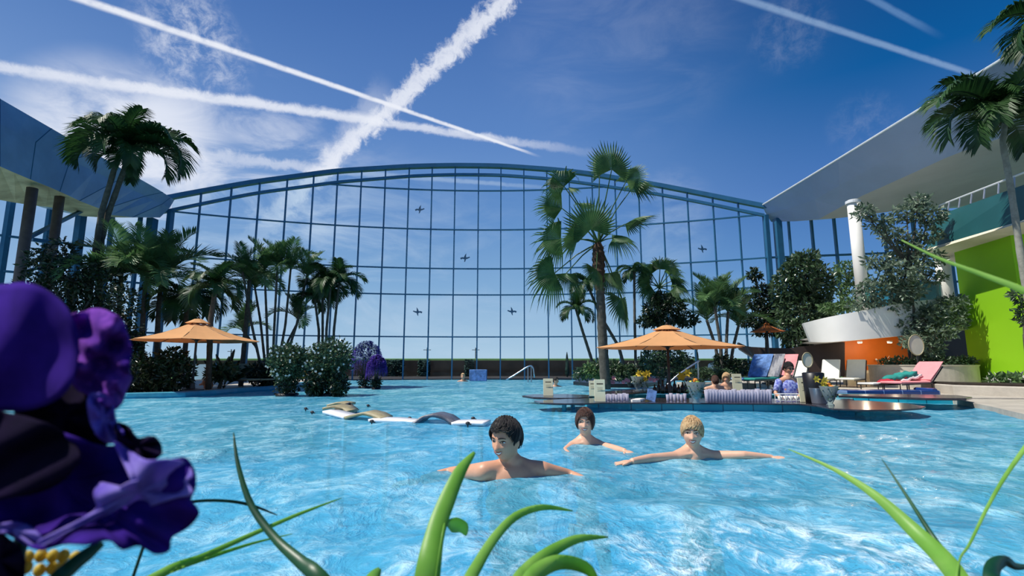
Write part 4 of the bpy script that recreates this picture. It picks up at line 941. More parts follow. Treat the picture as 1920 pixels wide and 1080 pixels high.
px_tree('low fern-like shrub on the balcony between ficus and white wall', 'shrub', (1565, 592), [(1565, 578, 26, 10), (1590, 572, 18, 8)], 13.6, .12, 600, 'leaf_light', z0=P(1565, 596, 13.6).z, seed=65, cat='shrub', twigs=False)
px_tree('leafy branch cluster against the lime wall at right edge', 'leafy_tree', (1925, 700), [(1915, 555, 16, 16), (1925, 590, 18, 20)], 10.0, .12, 300, 'leaf_gloss', z0=.5, seed=66, tr=.03, twigs=True)
# variegated hostas in the right planter
for i, (u, v, w) in enumerate([(1880, 718, 24), (1908, 716, 20)]):
    Y = 10.5; b = P(u, v, Y); root = empty('hosta_plant', (b.x, b.y, zz), ['white-edged hosta in the low right planter, the left one', 'white-edged hosta in the low right planter at the frame edge'][i], 'plant', 'hostas in the right planter'); rnd = random.Random(i)
    mb = MB(); leafcloud(mb, (b.x, b.y, zz + .06), (sc(w, Y), .25, .09), 190, .14, rnd, aspect=.6, shell=.3); mb.build('foliage', M['leaf_light'], root)
    mb = MB(); leafcloud(mb, (b.x, b.y, zz + .09), (sc(w, Y), .25, .09), 60, .12, rnd, aspect=.4, shell=.6); mb.build('variegation', M['blossom_white'], root)
# cypresses outside
for i, (u, vt, vb, w, lab) in enumerate([(1063, 663, 702, 9, 'small conical cypress outside left of the curved-stem palm'), (1202, 660, 700, 8, 'small conical cypress outside right of the straight slim palm'), (1306, 650, 700, 9, 'small conical cypress outside behind the parasol rim'), (368, 668, 690, 8, 'small conical cypress outside under the left parasol')]):
    Y = 25.5; t = P(u, vt, Y); e = empty('cypress', (t.x, Y, 0), lab, 'tree', 'small cypresses outside'); rnd = random.Random(i); mb = MB(); H = t.z
    mb.lathe((t.x, Y, 0.02), [(.02, 0), (sc(w, Y) * .38, H * .15), (sc(w, Y) * .42, H * .35), (sc(w, Y) * .2, H * .75), (.01, H)], 12)
    for k in range(260):
        z = rnd.random(); r_ = sc(w, Y) * .5 * (1 - z) ** .7 * (min(1, z * 8)); a = rnd.uniform(0, 6.28); p = Vector((t.x + math.cos(a) * r_, Y + math.sin(a) * r_, .02 + z * H)); mb.add([p + Vector((-.02, 0, 0)), p + Vector((.02, 0, 0)), p + Vector((0, 0, .1))], [(0, 1, 2)])
    mb.build('foliage', M['leaf_cypress'], e)

# ------------------------------------------------------------------ parasols
def umbrella(label, u, vapex, vrim, wpx, Y, zfloor, m='umbrella', rot=0.2, group='orange parasols'):
    ap = P(u, vapex, Y); R_ = sc(wpx, Y) / 2; zr = P(u, vrim, Y).z; H = ap.z - zr
    root = empty('parasol', (ap.x, Y, zfloor), label, 'parasol', group); n = 8; mb = MB(); vs = []
    K = 6
    for j in range(n):
        a0 = rot + 2 * math.pi * j / n; a1 = rot + 2 * math.pi * (j + 1) / n
        rows = []
        for k in range(K + 1):
            t = 0.16 + 0.84 * k / K; row = []
            for q in range(5):
                s = q / 4; p = Vector((math.cos(a0), math.sin(a0), 0)).lerp(Vector((math.cos(a1), math.sin(a1), 0)), s) * R_ * t
                sag = -0.06 * H * math.sin(math.pi * s) * t - 0.10 * H * math.sin(math.pi * t)
                edge = 0.018 * math.sin(math.pi * s) if k == K else 0
                row.append(Vector((ap.x + p.x, Y + p.y, zr + H * (1 - t) * .93 + sag + edge)))
            rows.append(row)
        mb.grid(rows)
    thick(mb.build('canopy', M[m], root), .006)
    mb = MB(); pr = [(.20 * R_, ap.z - H * .20), (.13 * R_, ap.z - H * .11), (.06 * R_, ap.z - H * .01), (.01, ap.z + .005)]
    mb.lathe((ap.x, Y, 0), pr, 8); mb.build('vent_cap', M[m], root)
    mb = MB(); mb.tube([(ap.x, Y, zfloor), (ap.x, Y, ap.z - .02)], [.028, .022], 12); mb.build('pole', M['steel_dark'], root, smooth=True)
    mb = MB(); mb.lathe((ap.x, Y, ap.z), [(.012, 0), (.02, .02), (.022, .035), (.008, .055)], 10); mb.build('finial', M['dark_wood'], root, smooth=True)
    mb = MB(); mb.lathe((ap.x, Y, zfloor), [(.24, 0), (.24, .04), (.06, .07), (.045, .2)], 20); mb.build('base', M['steel_dark'], root)
    mb = MB(); mb.lathe((ap.x, Y, zr - .02), [(.035, 0), (.04, .03), (.035, .06)], 12); mb.build('runner', M['blackish'], root)
    for j in range(n):
        a = rot + 2 * math.pi * j / n; e = Vector((math.cos(a) * R_ * .98, math.sin(a) * R_ * .98, 0))
        mb = MB(); mb.tube([(ap.x, Y, ap.z - H * .12), (ap.x + e.x * .5, Y + e.y * .5, zr + H * .36), (ap.x + e.x, Y + e.y, zr - .005)], .009, 5)
        mb.tube([(ap.x, Y, zr + .0), (ap.x + e.x * .45, Y + e.y * .45, zr + H * .40)], .007, 5); mb.build('rib', M['dark_wood'], root)
umbrella('left orange parasol over the palm plantings beside the pool', 372, 598, 639, 214, 11.5, 0.07, rot=.35)
umbrella('largest orange parasol above the pool bar', 1250, 610, 652, 272, 9.2, -1.15, rot=.1)
umbrella('small rust-orange parasol half hidden behind the round ficus', 1437, 605, 622, 62, 14.7, 0.1, 'umbrella_rust', rot=.1)

# ------------------------------------------------------------------ pool bar
ZB = 0.127
def pzs(L, z): return [pz(u, v, z) for u, v in L]
front = pzs([(1100, 762), (1180, 768), (1300, 771), (1440, 772), (1602, 771)], 0.0)
bar = empty('pool_bar', (front[2][0], front[2][1], -1.3), 'teal tiled pool bar island with dark stone counter in the water', 'bar')
backy = 10.9
def inset(L, d): return [(x + (.0), y + d) for x, y in L]
mb = MB(); bk = [(x, y + .32) for x, y in front]; mb.prism(front + bk[::-1], -1.3, ZB - .026)
fixn(mb.build('front_wall', M['bar_tile'], bar))
rear = pzs([(1112, 748), (1160, 741), (1217, 736), (1300, 734), (1420, 735), (1520, 738), (1598, 744)], 0.0)
mb = MB(); rf = [(x, y - .32) for x, y in rear]; mb.prism(rf + rear[::-1], -1.3, ZB - .04); fixn(mb.build('rear_wall', M['bar_tile'], bar))
for nm, a, b in (('side_wall', front[0], rear[0]), ('side_wall', front[-1], rear[-1])):
    s = .3 if a is front[0] else -.3
    mb = MB(); mb.prism([a, b, (b[0] + s, b[1]), (a[0] + s, a[1])], -1.3, ZB - .045); fixn(mb.build(nm, M['bar_tile'], bar))
isl = front + rear[::-1]
mb = MB(); mb.prism([(x, y) for x, y in isl], -1.3, -1.15); fixn(mb.build('bar_floor', M['stone'], bar))
ct = pzs([(1001, 751), (1012, 755), (1060, 756.5), (1100, 756), (1130, 754.5), (1250, 755), (1400, 756), (1500, 757), (1530, 760), (1560, 766), (1620, 768.5), (1690, 768), (1728, 765), (1736, 762), (1700, 756), (1620, 751), (1500, 748), (1300, 746), (1130, 746), (1060, 748)], ZB)
mb = MB(); mb.prism(ct, ZB - .022, ZB); bevel(fixn(mb.build('counter', M['counter'], bar)), .008)
ct2 = pzs([(1100, 742), (1150, 738), (1217, 733), (1300, 731.5), (1420, 732), (1520, 735), (1600, 740), (1590, 736), (1500, 730), (1300, 728), (1200, 729), (1120, 735)], ZB)
mb = MB(); mb.prism(ct2, ZB - .04, ZB - .002); bevel(fixn(mb.build('counter', M['counter'], bar)), .008)
p = PZ(1059, 757, ZB); 
for u, v in ((1059, 757), (1075, 752)):
    p = PZ(u, v - 3, ZB); mb = MB(); mb.tube([(p.x, p.y + .1, -1.3), (p.x, p.y + .1, ZB - .03)], .035, 10); mb.build('counter_leg', M['bar_tile'], bar)
# remove the water inside the island
from mathutils.geometry import intersect_point_line
def inside(x, y, poly):
    c = False; n = len(poly)
    for i in range(n):
        x1, y1 = poly[i]; x2, y2 = poly[(i + 1) % n]
        if (y1 > y) != (y2 > y) and x < (x2 - x1) * (y - y1) / (y2 - y1) + x1: c = not c
    return c
wo_ = bpy.data.objects['pool_water']; bm = bmesh.new(); bm.from_mesh(wo_.data); kill = []
for f in bm.faces:
    c = f.calc_center_median()
    if 7.4 < c.y < 11.2 and 0.8 < c.x < 7.5 and inside(c.x, c.y - .05, isl): kill.append(f)
    elif c.x > 8.4 and c.y > 8.3: kill.append(f)
    elif c.y > FY(c.x) + .15 or (c.y > 13.5 and (c.x < -11.5 or c.x > 9)): kill.append(f)
bmesh.ops.delete(bm, geom=kill, context='FACES'); bm.to_mesh(wo_.data); bm.free()
# left table leaf
wt = pzs([(979, 741.5), (1000, 744.5), (1045, 746), (1085, 746), (1104, 744), (1110, 740.5), (1060, 738.5), (1000, 739)], ZB)
e = empty('bar_table', (wt[3][0], wt[3][1], -1.3), 'thin dark floating table top left of the pool bar', 'table')
mb = MB(); mb.prism(wt, ZB - .035, ZB); bevel(fixn(mb.build('table_top', M['counter'], e)), .008)
for u in (1030, 1075):
    p = PZ(u, 743.5, ZB); mb = MB(); mb.tube([(p.x, p.y, -1.3), (p.x, p.y, ZB - .03)], .04, 10); mb.build('leg', M['white_metal'], e)
# right wing counter with tiled front
wt = pzs([(1572, 742), (1640, 744), (1740, 747), (1812, 747.5), (1823, 745), (1795, 741), (1700, 739.5), (1572, 739)], ZB + .03)
e = empty('counter_wing', (wt[2][0], wt[2][1], -1.3), 'long dark counter over teal tiles to the right of the bar, below the loungers', 'counter')
mb = MB(); mb.prism(wt, ZB, ZB + .035); bevel(fixn(mb.build('counter', M['counter'], e)), .008)
fw = pzs([(1604, 754), (1700, 756), (1792, 757)], 0.0); mb = MB(); mb.prism(fw + [(x, y + .5) for x, y in fw[::-1]], -1.3, ZB + .0); fixn(mb.build('front_wall', M['bar_tile'], e))
a, b = P(1572, 731, 10.0), P(1776, 731, 9.6)
e = empty('pool_lip', (a.x, a.y, .1), 'navy tiled raised pool lip in front of the pink lounger', 'ledge')
mb = MB(); mb.box(((a.x + b.x) / 2, 10.0, .12), (b.x - a.x, .5, .12)); bevel(mb.build('lip', M['navy_tile'], e), .02)
mb = MB(); mb.tube([(b.x - .08, 9.78, .17), (b.x - .08, 10.24, .17)], .05, 10); mb.build('roll', M['navy_tile'], e)

def on_bar(u, v, z=ZB): return PZ(u, v, z)
def menu(u, v, w, h, label, z=ZB, dx=0):
    p = on_bar(u, v, z); k = p.y / FPX; e = empty('menu_stand', p, label, 'menu stand', 'cream menu stands on the bar'); tl = .12
    W_, H_ = w * k, h * k; mb = MB(); R = Matrix.Rotation(-tl, 3, 'X')
    mb.box(p + Vector((0, 0, H_ / 2)), (W_, .012, H_), R); bevel(mb.build('card', M['paper'], e), .003)
    mb = MB(); mb.box(p + Vector((0, -.0085 - tl * H_ * .33, H_ * .80)), (W_ * .6, .002, H_ * .05), R); mb.box(p + Vector((-W_ * .28, -.0085 + tl * H_ * .05, H_ * .42)), (W_ * .10, .002, H_ * .06), R)
    for q in range(3): mb.box(p + Vector((.02 * W_, -.0085 - tl * H_ * (.12 - .08 * q), H_ * (.62 - q * .07))), (W_ * .5, .002, H_ * .012), R)
    mb.build('print', M['ink'], e)
    mb = MB(); mb.box(p + Vector((0, .01, .008)), (W_ * 1.05, .06, .016)); mb.build('foot', M['chrome'], e)
menu(1028, 742, 18, 31, 'cream menu stand alone on the left floating table top')
menu(1125, 753, 20, 40, 'tall cream menu stand on the left part of the bar counter')
menu(1111, 743, 12, 28, 'cream menu stand half hidden behind the tall one on the left', ZB)
menu(1383, 733, 18, 31, 'cream menu stand on the rear counter beside the blond patron', ZB)
menu(1511, 754, 23, 44, 'large cream menu stand beside the steel bucket')
# glasses
def glass_proto():
    e = empty('drinking_glass', (0, 0, 0)); mb = MB()
    mb.lathe((0, 0, 0), [(.018, 0), (.020, .004), (.028, .12), (.0255, .12), (.018, .012)], 14); mb.build('tumbler', M['bar_glass'], e, smooth=True); return e
gp = glass_proto(); first = True; rn = random.Random(4)
spots = []
for k in range(9): spots.append((1136 + k * 5.0, 752 - (k % 2) * 1.5))
for k in range(6): spots.append((1252 + k * 6.5, 752 - (k % 2) * 2))
for k in range(22): spots.append((1326 + k * 5.6, 753))
for k in range(22): spots.append((1328 + k * 5.5, 750))
for (u, v) in spots:
    g_ = gp if first else copy_tree(gp); first = False
    p = on_bar(u, v); g_.location = p; s = rn.uniform(.92, 1.08) * (1.25 if u > 1320 else .95); g_.scale = (s, s, s * (1.05 if u > 1320 else .9))
    lab = 'frosted tumbler in the cluster of glasses beside the tall menu stand' if u < 1200 else ('clear tumbler between parasol pole and fruit bowl' if u < 1320 else 'pale lilac tumbler in the long rows of glasses on the counter')
    tag(g_, lab, 'glass', 'tumblers left of the tablet' if u < 1200 else ('tumblers near the parasol pole' if u < 1320 else 'rows of lilac tumblers'))
# cup rack
p = on_bar(1480, 753); e = empty('cup_rack', p, 'wire rack of rings in front of the bartender', 'rack'); mb = MB()
for z in (.02, .11): mb.tube([p + Vector((-.16, -.05, z)), p + Vector((.16, -.05, z)), p + Vector((.16, .09, z)), p + Vector((-.16, .09, z)), p + Vector((-.16, -.05, z))], .006, 5)
for k in range(5):
    for y in (-.05, .09): mb.tube([p + Vector((-.16 + .08 * k, y, 0)), p + Vector((-.16 + .08 * k, y, .11))], .006, 5)
mb.build('wire_frame', M['white_metal'], e)
cp = empty('cup', (0, 0, 0)); mb = MB(); mb.lathe((0, 0, 0), [(.02, 0), (.03, .02), (.034, .07), (.030, .07), (.024, .02)], 14); mb.build('cup_body', M['white'], cp, smooth=True)
for k in range(4):
    c = cp if k == 0 else copy_tree(cp); c.location = p + Vector((-.12 + .08 * k, .02, .012)); tag(c, 'white cup standing in the wire rack before the bartender', 'cup', 'white cups in the wire rack')
# bucket
p = on_bar(1537, 757); e = empty('ice_bucket', p, 'tall steel bucket on the counter right of the large menu stand', 'bucket')
mb = MB(); mb.lathe(p, [(.095, 0), (.1, .01), (.12, .21), (.125, .215), (.115, .215), (.095, .03)], 28); mb.build('bucket', M['steel'], e, smooth=True)
mb = MB(); mb.lathe(p + Vector((0, .1, .0)), [(.12, 0), (.13, .2), (.14, .42), (.12, .43)], 24); tag(mb.build('coffee_urn', M['blackish'], smooth=True), 'dark cylindrical container behind the steel bucket', 'container')
# fruit / flower displays
def fruitglass(u, v, s, label, kinds, flowers=False, z=ZB, seed=0):
    p = on_bar(u, v, z); e = empty('glass_bowl', p, label, 'bowl'); rnd = random.Random(seed)
    mb = MB(); mb.lathe(p, [(.05 * s, 0), (.05 * s, .008), (.03 * s, .03 * s), (.06 * s, .08 * s), (.12 * s, .26 * s), (.114 * s, .26 * s), (.055 * s, .09 * s), (.01, .045 * s)], 24); mb.build('bowl', M['bowl_glass'], e, smooth=True)
    mb = MB(); leafcloud(mb, p + Vector((0, 0, .19 * s)), (.09 * s, .09 * s, .09 * s), 160, .06 * s, rnd, shell=.2); mb.build('greenery', M['leaf_gloss'], e)
    for k in range(7):
        a = k * 2.4; r_ = .055 * s if k else 0; q = p + Vector((math.cos(a) * r_, math.sin(a) * r_, (.24 + .03 * (k == 0) - .05 * (k > 4)) * s))
        kd = kinds[k % len(kinds)]; mb = MB(); mb.ball(q, .034 * s, 14, 10)
        f = mb.build({'fruit_orange': 'orange', 'fruit_yellow': 'lemon', 'fruit_lime': 'lime'}[kd], M[kd], smooth=True)
        tag(f, {'fruit_orange': 'orange', 'fruit_yellow': 'yellow lemon', 'fruit_lime': 'green lime'}[kd] + ' piled in the ' + label.split(',')[0], 'fruit', 'fruit in the ' + label.split(',')[0])
    if flowers: lily(p + Vector((-.08 * s, 0, .3 * s)), s, e, seed)
def lily(p, s, e, seed=0, col='blossom_yellow'):
    rnd = random.Random(seed)
    for k in range(4):
        c = p + Vector((rnd.uniform(-.08, .06), rnd.uniform(-.05, .05), rnd.uniform(-.02, .08))) * s; mb = MB()
        for q in range(6):
            a = q * 1.047 + k; d = Vector((math.cos(a), -.5, math.sin(a))).normalized() * .065 * s; w = Vector((-math.sin(a), 0, math.cos(a))) * .016 * s
            mb.add([c, c + d * .5 + w, c + d, c + d * .5 - w], [(0, 1, 2, 3)])
        mb.build('blossom', M[col], e); mb = MB(); mb.tube([p + Vector((.05, 0, -.14)) * s, c], .004, 4); mb.build('flower_stem', M['leaf_light'], e)
fruitglass(1306, 756, 1.15, 'glass bowl of oranges and limes on the front counter, right of the parasol pole', ['fruit_orange', 'fruit_yellow', 'fruit_lime'], seed=1)
fruitglass(1557, 760, .98, 'conical glass of fruit with yellow lilies, at the right end of the counter', ['fruit_orange', 'fruit_lime', 'fruit_orange'], True, seed=2)
fruitglass(1196, 733, 1.15, 'glass bowl of lemons on the rear counter beside the tablet', ['fruit_yellow', 'fruit_lime', 'fruit_yellow'], seed=3)
def vase(u, v, label, s=1.0, col='blossom_yellow', seed=1):
    p = on_bar(u, v); e = empty('flower_vase', p, label, 'vase'); mb = MB(); mb.lathe(p, [(.04 * s, 0), (.05 * s, .08 * s), (.03 * s, .18 * s), (.045 * s, .22 * s)], 18); mb.build('vase_body', M['bowl_glass'], e, smooth=True)
    lily(p + Vector((0, 0, .28 * s)), 1.6 * s, e, seed, col)
vase(1284, 734, 'vase of yellow lilies on the rear counter behind the fruit bowl', 1.0, 'blossom_yellow', 4)
vase(1209, 733, 'vase of pale yellow blossoms right of the lemon bowl', .9, 'blossom_yellow', 5)
p = on_bar(1222, 752); mb = MB(); mb.box(p + Vector((0, 0, .085)), (.14, .012, .17), Matrix.Rotation(-.3, 3, 'X') @ Matrix.Rotation(.3, 3, 'Y')); tag(bevel(mb.build('tablet_screen', M['towel_blue']), .004), 'light blue tilted display stand on the bar left of the parasol pole', 'display')
for k in range(3):
    p = on_bar(1192 + k * 4, 753 - k * .7); mb = MB(); mb.box(p + Vector((0, 0, .014 + k * .004)), (.12, .10, .028), Matrix.Rotation(.3 * k, 3, 'Z')); tag(mb.build('napkin_stack', M['towel_white']), 'stack of white napkins on the counter left of the display stand, ' + ['leftmost', 'middle', 'rightmost'][k], 'napkins')
for k in range(9):
    u = 1228 + k * 7.5; p = on_bar(u, 738 - (k % 2)); p = Vector((p.x, p.y, ZB - .002)); h = .17 + .04 * (k % 3); mb = MB(); mb.lathe(p, [(.036, 0), (.038, .01), (.038, h * .6), (.014, h * .78), (.014, h)], 14); e_ = mb.build('bottle', M['bottle'], smooth=True)
    tag(e_, 'dark bottle in the group on the rear counter behind the parasol pole', 'bottle', 'dark bottles on the rear counter')
# round signs on stems
for (u, v, rx, rz, vb, Y, lab, zf) in [(1514, 675, 9.5, 13.5, 738, 10.4, 'oval mirror-like disc on a stem beside the bartender', ZB), (1718, 647, 14, 19, 690, 11.2, 'round pale disc hanging on a stem before the planted tree', .1)]:
    p = P(u, v, Y); e = empty('oval_disc', (p.x, Y, zf), lab, 'sign'); R = Matrix.Rotation(math.pi / 2 + .1, 3, 'X'); k = Y / FPX
    mb = MB(); n = 28
    vs = [Vector((math.cos(2 * math.pi * j / n) * rx * k, 0, math.sin(2 * math.pi * j / n) * rz * k)) + p for j in range(n)]; vs2 = [q + Vector((0, .02, 0)) for q in vs]
    mb.add(vs + vs2, [tuple(range(n)), tuple(range(2 * n - 1, n - 1, -1))] + [(j, (j + 1) % n, n + (j + 1) % n, n + j) for j in range(n)]); mb.build('disc', M['cream'], e)
    mb = MB(); mb.tube(vs + [vs[0]], .012, 6); mb.build('rim', M['slab_tan'], e)
    mb = MB(); mb.tube([(p.x, Y + .01, zf), (p.x, Y + .01, p.z - rz * k)], .014, 8); mb.build('stem', M['steel_dark'], e)

# ------------------------------------------------------------------ loungers and towels
def lounger(label, u, v, Y, rz, cover='cushion', s=1.0, back=60, towel=None, group=None):
    b = P(u, v, Y); root = empty('sun_lounger', (b.x, b.y, 0.1 if u > 1200 else .07), label, 'sun lounger', group, rz)
    def bd(mb, name, m, **k):
        me = bpy.data.meshes.new(name); me.from_pydata([tuple(Vector(q) * s) for q in mb.v], [], mb.f); me.materials.append(m); o = bpy.data.objects.new(name, me); C.objects.link(o); o.parent = root; return o
    a = math.radians(back); cx, cz = math.cos(a), math.sin(a)
    for y in (-.3, .3):
        mb = MB(); mb.tube([(-1.2, y, .24), (.1, y, .26), (.1 + .75 * cx, y, .26 + .75 * cz)], .018, 8); bd(mb, 'side_rail', M['steel_dark'])
        for x in (-1.0, .1): mb = MB(); mb.tube([(x, y, 0), (x, y, .26)], .016, 8); bd(mb, 'leg', M['steel_dark'])
    mb = MB(); mb.box((-.55, 0, .29), (1.3, .58, .06)); bevel(bd(mb, 'seat', M[cover]), .02)
    mb = MB(); mb.box((.1 + .38 * cx - .03 * cz, 0, .27 + .38 * cz + .03 * cx), (.76, .58, .06), Matrix.Rotation(-a, 3, 'Y')); bevel(bd(mb, 'backrest', M[cover]), .02)
    if towel:
        mb = MB(); rows = []
        for i in range(9):
            t = i / 8; rows.append([Vector((.12 + .85 * t * cx - .075 * cz - .02 * math.sin(9 * y + 5 * t), y * .62, .30 + .85 * t * cz + .07 * cx - (.18 * max(0, t - .9)))) for y in np.linspace(-.5, .5, 9)])
        mb.grid(rows); thick(bd(mb, 'towel', M[towel]), .015)
    return root
lounger('white cushioned lounger before the orange wall, the left of two', 1556, 722, 13.2, math.radians(42), s=.72, back=62)
lounger('white cushioned lounger before the orange wall, the right of two', 1604, 722, 13.2, math.radians(42), s=.72, back=62)
lounger('lounger covered by a pink towel in front of the round planter', 1722, 729, 10.6, math.radians(22), 'towel_pink', s=.72, back=38, towel='towel_pink')
lounger('lounger with teal and white towels left of the pink lounger', 1668, 729, 10.9, math.radians(20), 'towel_white', s=.6, back=22)
p = P(1688, 712, 10.75)
for (dx, dz, sz, mm, lab) in [(-.18, -.06, (.42, .3, .05), 'towel_red', 'red towel lying lowest beside the pink lounger'), (.0, .02, (.5, .32, .07), 'towel_teal', 'teal folded towel on top of the towel pile beside the pink lounger'), (.12, -.03, (.45, .32, .05), 'towel_white', 'white folded towel under the teal towel beside the pink lounger')]:
    mb = MB(); rows = []
    for i in range(10):
        rows.append([Vector((p.x + dx + sz[0] * (i / 9 - .5), p.y + sz[1] * (j / 5 - .5), p.z + dz + .12 * (i / 9) + .02 * math.sin(i * 1.7 + j))) for j in range(6)])
    mb.grid(rows); tag(thick(mb.build('towel', M[mm], smooth=True), sz[2]), lab, 'towel')
lounger('lounger heaped with blue towels at the left end of the right terrace', 1418, 716, 12.6, math.radians(35), 'towel_blue', s=.8, back=55, towel='towel_blue')
lounger('lounger draped with dark teal cloth beside the blue-towelled one', 1440, 716, 12.4, math.radians(35), 'towel_teal', s=.8, back=55, towel='slab_grey')
lounger('lounger with pale pink towel directly behind the bartender', 1466, 716, 12.8, math.radians(35), 'towel_white', s=.8, back=55, towel='towel_pink')
lounger('white lounger partly hidden behind the oval disc', 1492, 716, 13.2, math.radians(35), 'cushion', s=.72, back=55)
lounger('dark-framed lounger in the shade right of the left parasol pole', 440, 716, 13.6, math.radians(150), 'slab_tan', s=.7, back=50)
lounger('dark-framed lounger below the left parasol rim, beside the areca clump', 466, 714, 13.9, math.radians(150), 'slab_tan', s=.7, back=50)
lounger('yellowish lounger back glimpsed between the two white flowering shrubs', 562, 716, 15.6, math.radians(110), 'blossom_yellow', s=.7, back=65)
# pale back wall behind loungers
a, b = P(1588, 700, 14.25), P(1640, 700, 14.25); quadwall('wall_low', (a.x, a.y), (b.x, b.y), .08, P(1560, 699, 14).z, .2, M['cream'], kind='structure')
a, b = P(345, 690, 21), P(430, 690, 21); quadwall('wall_outside', (a.x, 21.5), (b.x, 21.5), 0, P(380, 683, 21.5).z, .2, M['white'], kind='structure')
# round planter
pc = Vector((P(1728, 700, 13.0).x, 13.0, .1)); zt2 = P(1728, 684, 11.95).z
e = empty('round_planter', pc, 'large round pale planter under the balcony with low hedge', 'planter')
mb = MB(); R1 = 1.09; mb.lathe(pc, [(R1, 0), (R1 + .01, zt2 - .14), (R1 + .03, zt2 - .12), (R1 + .03, zt2 - .1), (R1 - .1, zt2 - .1), (R1 - .1, zt2 - .16)], 64); mb.build('planter_wall', M['stone'], e, smooth=False)
mb = MB(); mb.lathe(pc, [(R1 - .1, zt2 - .2), (R1 - .1, zt2 - .15)], 40); mb.build('soil', M['soil'], e)
rn = random.Random(12); e2_ = empty('low_hedge', pc + Vector((0, 0, zt2 - .13)), 'low leafy hedge running round the top of the round planter', 'hedge'); mb = MB()
for k in range(26):
    a = -math.pi + math.pi * k / 25; leafcloud(mb, pc + Vector((math.cos(a) * (R1 - .16), math.sin(a) * (R1 - .16), zt2 - .02)), (.14, .14, .09), 60, .09, rn, shell=.2)
mb.build('foliage', M['leaf_gloss'], e2_)
# bath hut, handrails, centre pool details
p = P(896, 712, 20.4)
mb = MB(); mb.box((p.x, 20.6, P(896, 693, 20.4).z / 2), (sc(32, 20.4), .35, P(896, 693, 20.4).z)); tag(bevel(mb.build('bath_hut', M['towel_blue']), .02), 'small pale blue box at the far pool edge below the glass front', 'hut')
def rail(label, pts, Y, r_=.018, legs=()):
    e = empty('handrail', P(pts[0][0], pts[0][1], Y), label, 'handrail'); mb = MB(); mb.tube(resamp([P(u, v, Y) for u, v in pts], 12), r_, 8); mb.build('rail', M['chrome'], e, smooth=True)
    for u, v in legs:
        q = P(u, v, Y); mb = MB(); mb.tube([q, (q.x, Y, 0.0)], r_ * .9, 8); mb.build('post', M['chrome'], e)
rail('slanted chrome handrail at the far pool exit right of the blue box', [(948, 713), (965, 703), (988, 688), (996, 685), (1000, 690), (1002, 708)], 19.0, .025, [(990, 687), (996, 686)])
rail('slanted chrome handrail rising right of the large parasol pole', [(1246, 726), (1270, 704), (1290, 690), (1312, 676)], 11.6, .022, [(1308, 679)])
a = P(1340, 712, 12.9); mb = MB(); mb.prism([(a.x - .75, 12.6), (a.x + .9, 12.6), (a.x + .9, 13.6), (a.x - .75, 13.6)], .05, .2); tag(bevel(mb.build('stone_curb', M['stone']), .02), 'pale curb around the clipped low shrub behind the bar', 'curb')
p = P(1340, 684, 14.5); mb = MB(); mb.box((p.x, 14.5, p.z - .12), (.34, .3, .36)); tag(bevel(mb.build('white_seat', M['white']), .1, 4), 'white rounded seat behind the clipped low shrub', 'seat')

# ------------------------------------------------------------------ submerged bubble loungers
def slabseg(path, wid, m, parent, name, t=.035):
    """path: (u, z) along the bench; width towards +Y"""
    L = []; Rr = []
    for u, v, z in path:
        q = PZ(u, v, 0); k = Vector((q.x, q.y, z)); L.append(k)
    L = resamp(L, 16); off = Vector((.06, wid, 0)); mb = MB()
    mb.grid([L, [p + off for p in L]]); o = thick(mb.build(name, m, parent, smooth=True), t); return o
wl = empty('water_lounger', PZ(760, 792, -.0) + Vector((0, 0, -.4)), 'long white wavy water lounger with tan and grey humps, at the surface', 'water lounger')
slabseg([(604, 778, .035), (625, 783, .03), (645, 787, .02)], .34, M['slab_white'], wl, 'slab')
slabseg([(645, 787, .02), (662, 789, .06), (680, 789, .085), (700, 790, .06), (714, 791, .02)], .34, M['slab_tan'], wl, 'slab')
slabseg([(690, 792, .02), (735, 794, .025), (775, 796, .012)], .28, M['slab_white'], wl, 'slab')
slabseg([(773, 797, .0), (790, 796, .075), (812, 796, .10), (834, 796, .065), (850, 797, .0)], .32, M['slab_grey'], wl, 'slab')
slabseg([(846, 797, .012), (875, 798, .022), (908, 799, .022)], .28, M['slab_white'], wl, 'slab')
for u, v in ((640, 786), (720, 793), (860, 797), (900, 798)):
    q = PZ(u, v, 0); mb = MB(); mb.tube([(q.x, q.y + .15, -1.3), (q.x, q.y + .15, .0)], .03, 8); mb.build('leg', M['chrome'], wl)
w2 = empty('water_lounger', PZ(630, 770, -.0) + Vector((0, 0, -.4)), 'short tan two-panel water lounger behind the long white one', 'water lounger')
slabseg([(604, 775, .06), (622, 775, .09), (642, 775, .06), (650, 776, .02)], .3, M['slab_tan'], w2, 'slab')
slabseg([(612, 769, .06), (630, 769, .10), (648, 769, .08)], .28, M['slab_tan'], w2, 'slab')
mb = MB(); q = [PZ(642, 772, 0), PZ(648, 770, 0), PZ(655, 768, 0), PZ(662, 769, 0), PZ(669, 770, 0)]; mb.tube([a + Vector((0, 0, h)) for a, h in zip(q, (.02, .08, .09, .05, .02))], .02, 8); mb.build('rail', M['steel_dark'], w2)
for u in (615, 640): q = PZ(u, 773, 0); mb = MB(); mb.tube([(q.x, q.y + .15, -1.3), (q.x, q.y + .15, .03)], .03, 8); mb.build('leg', M['chrome'], w2)
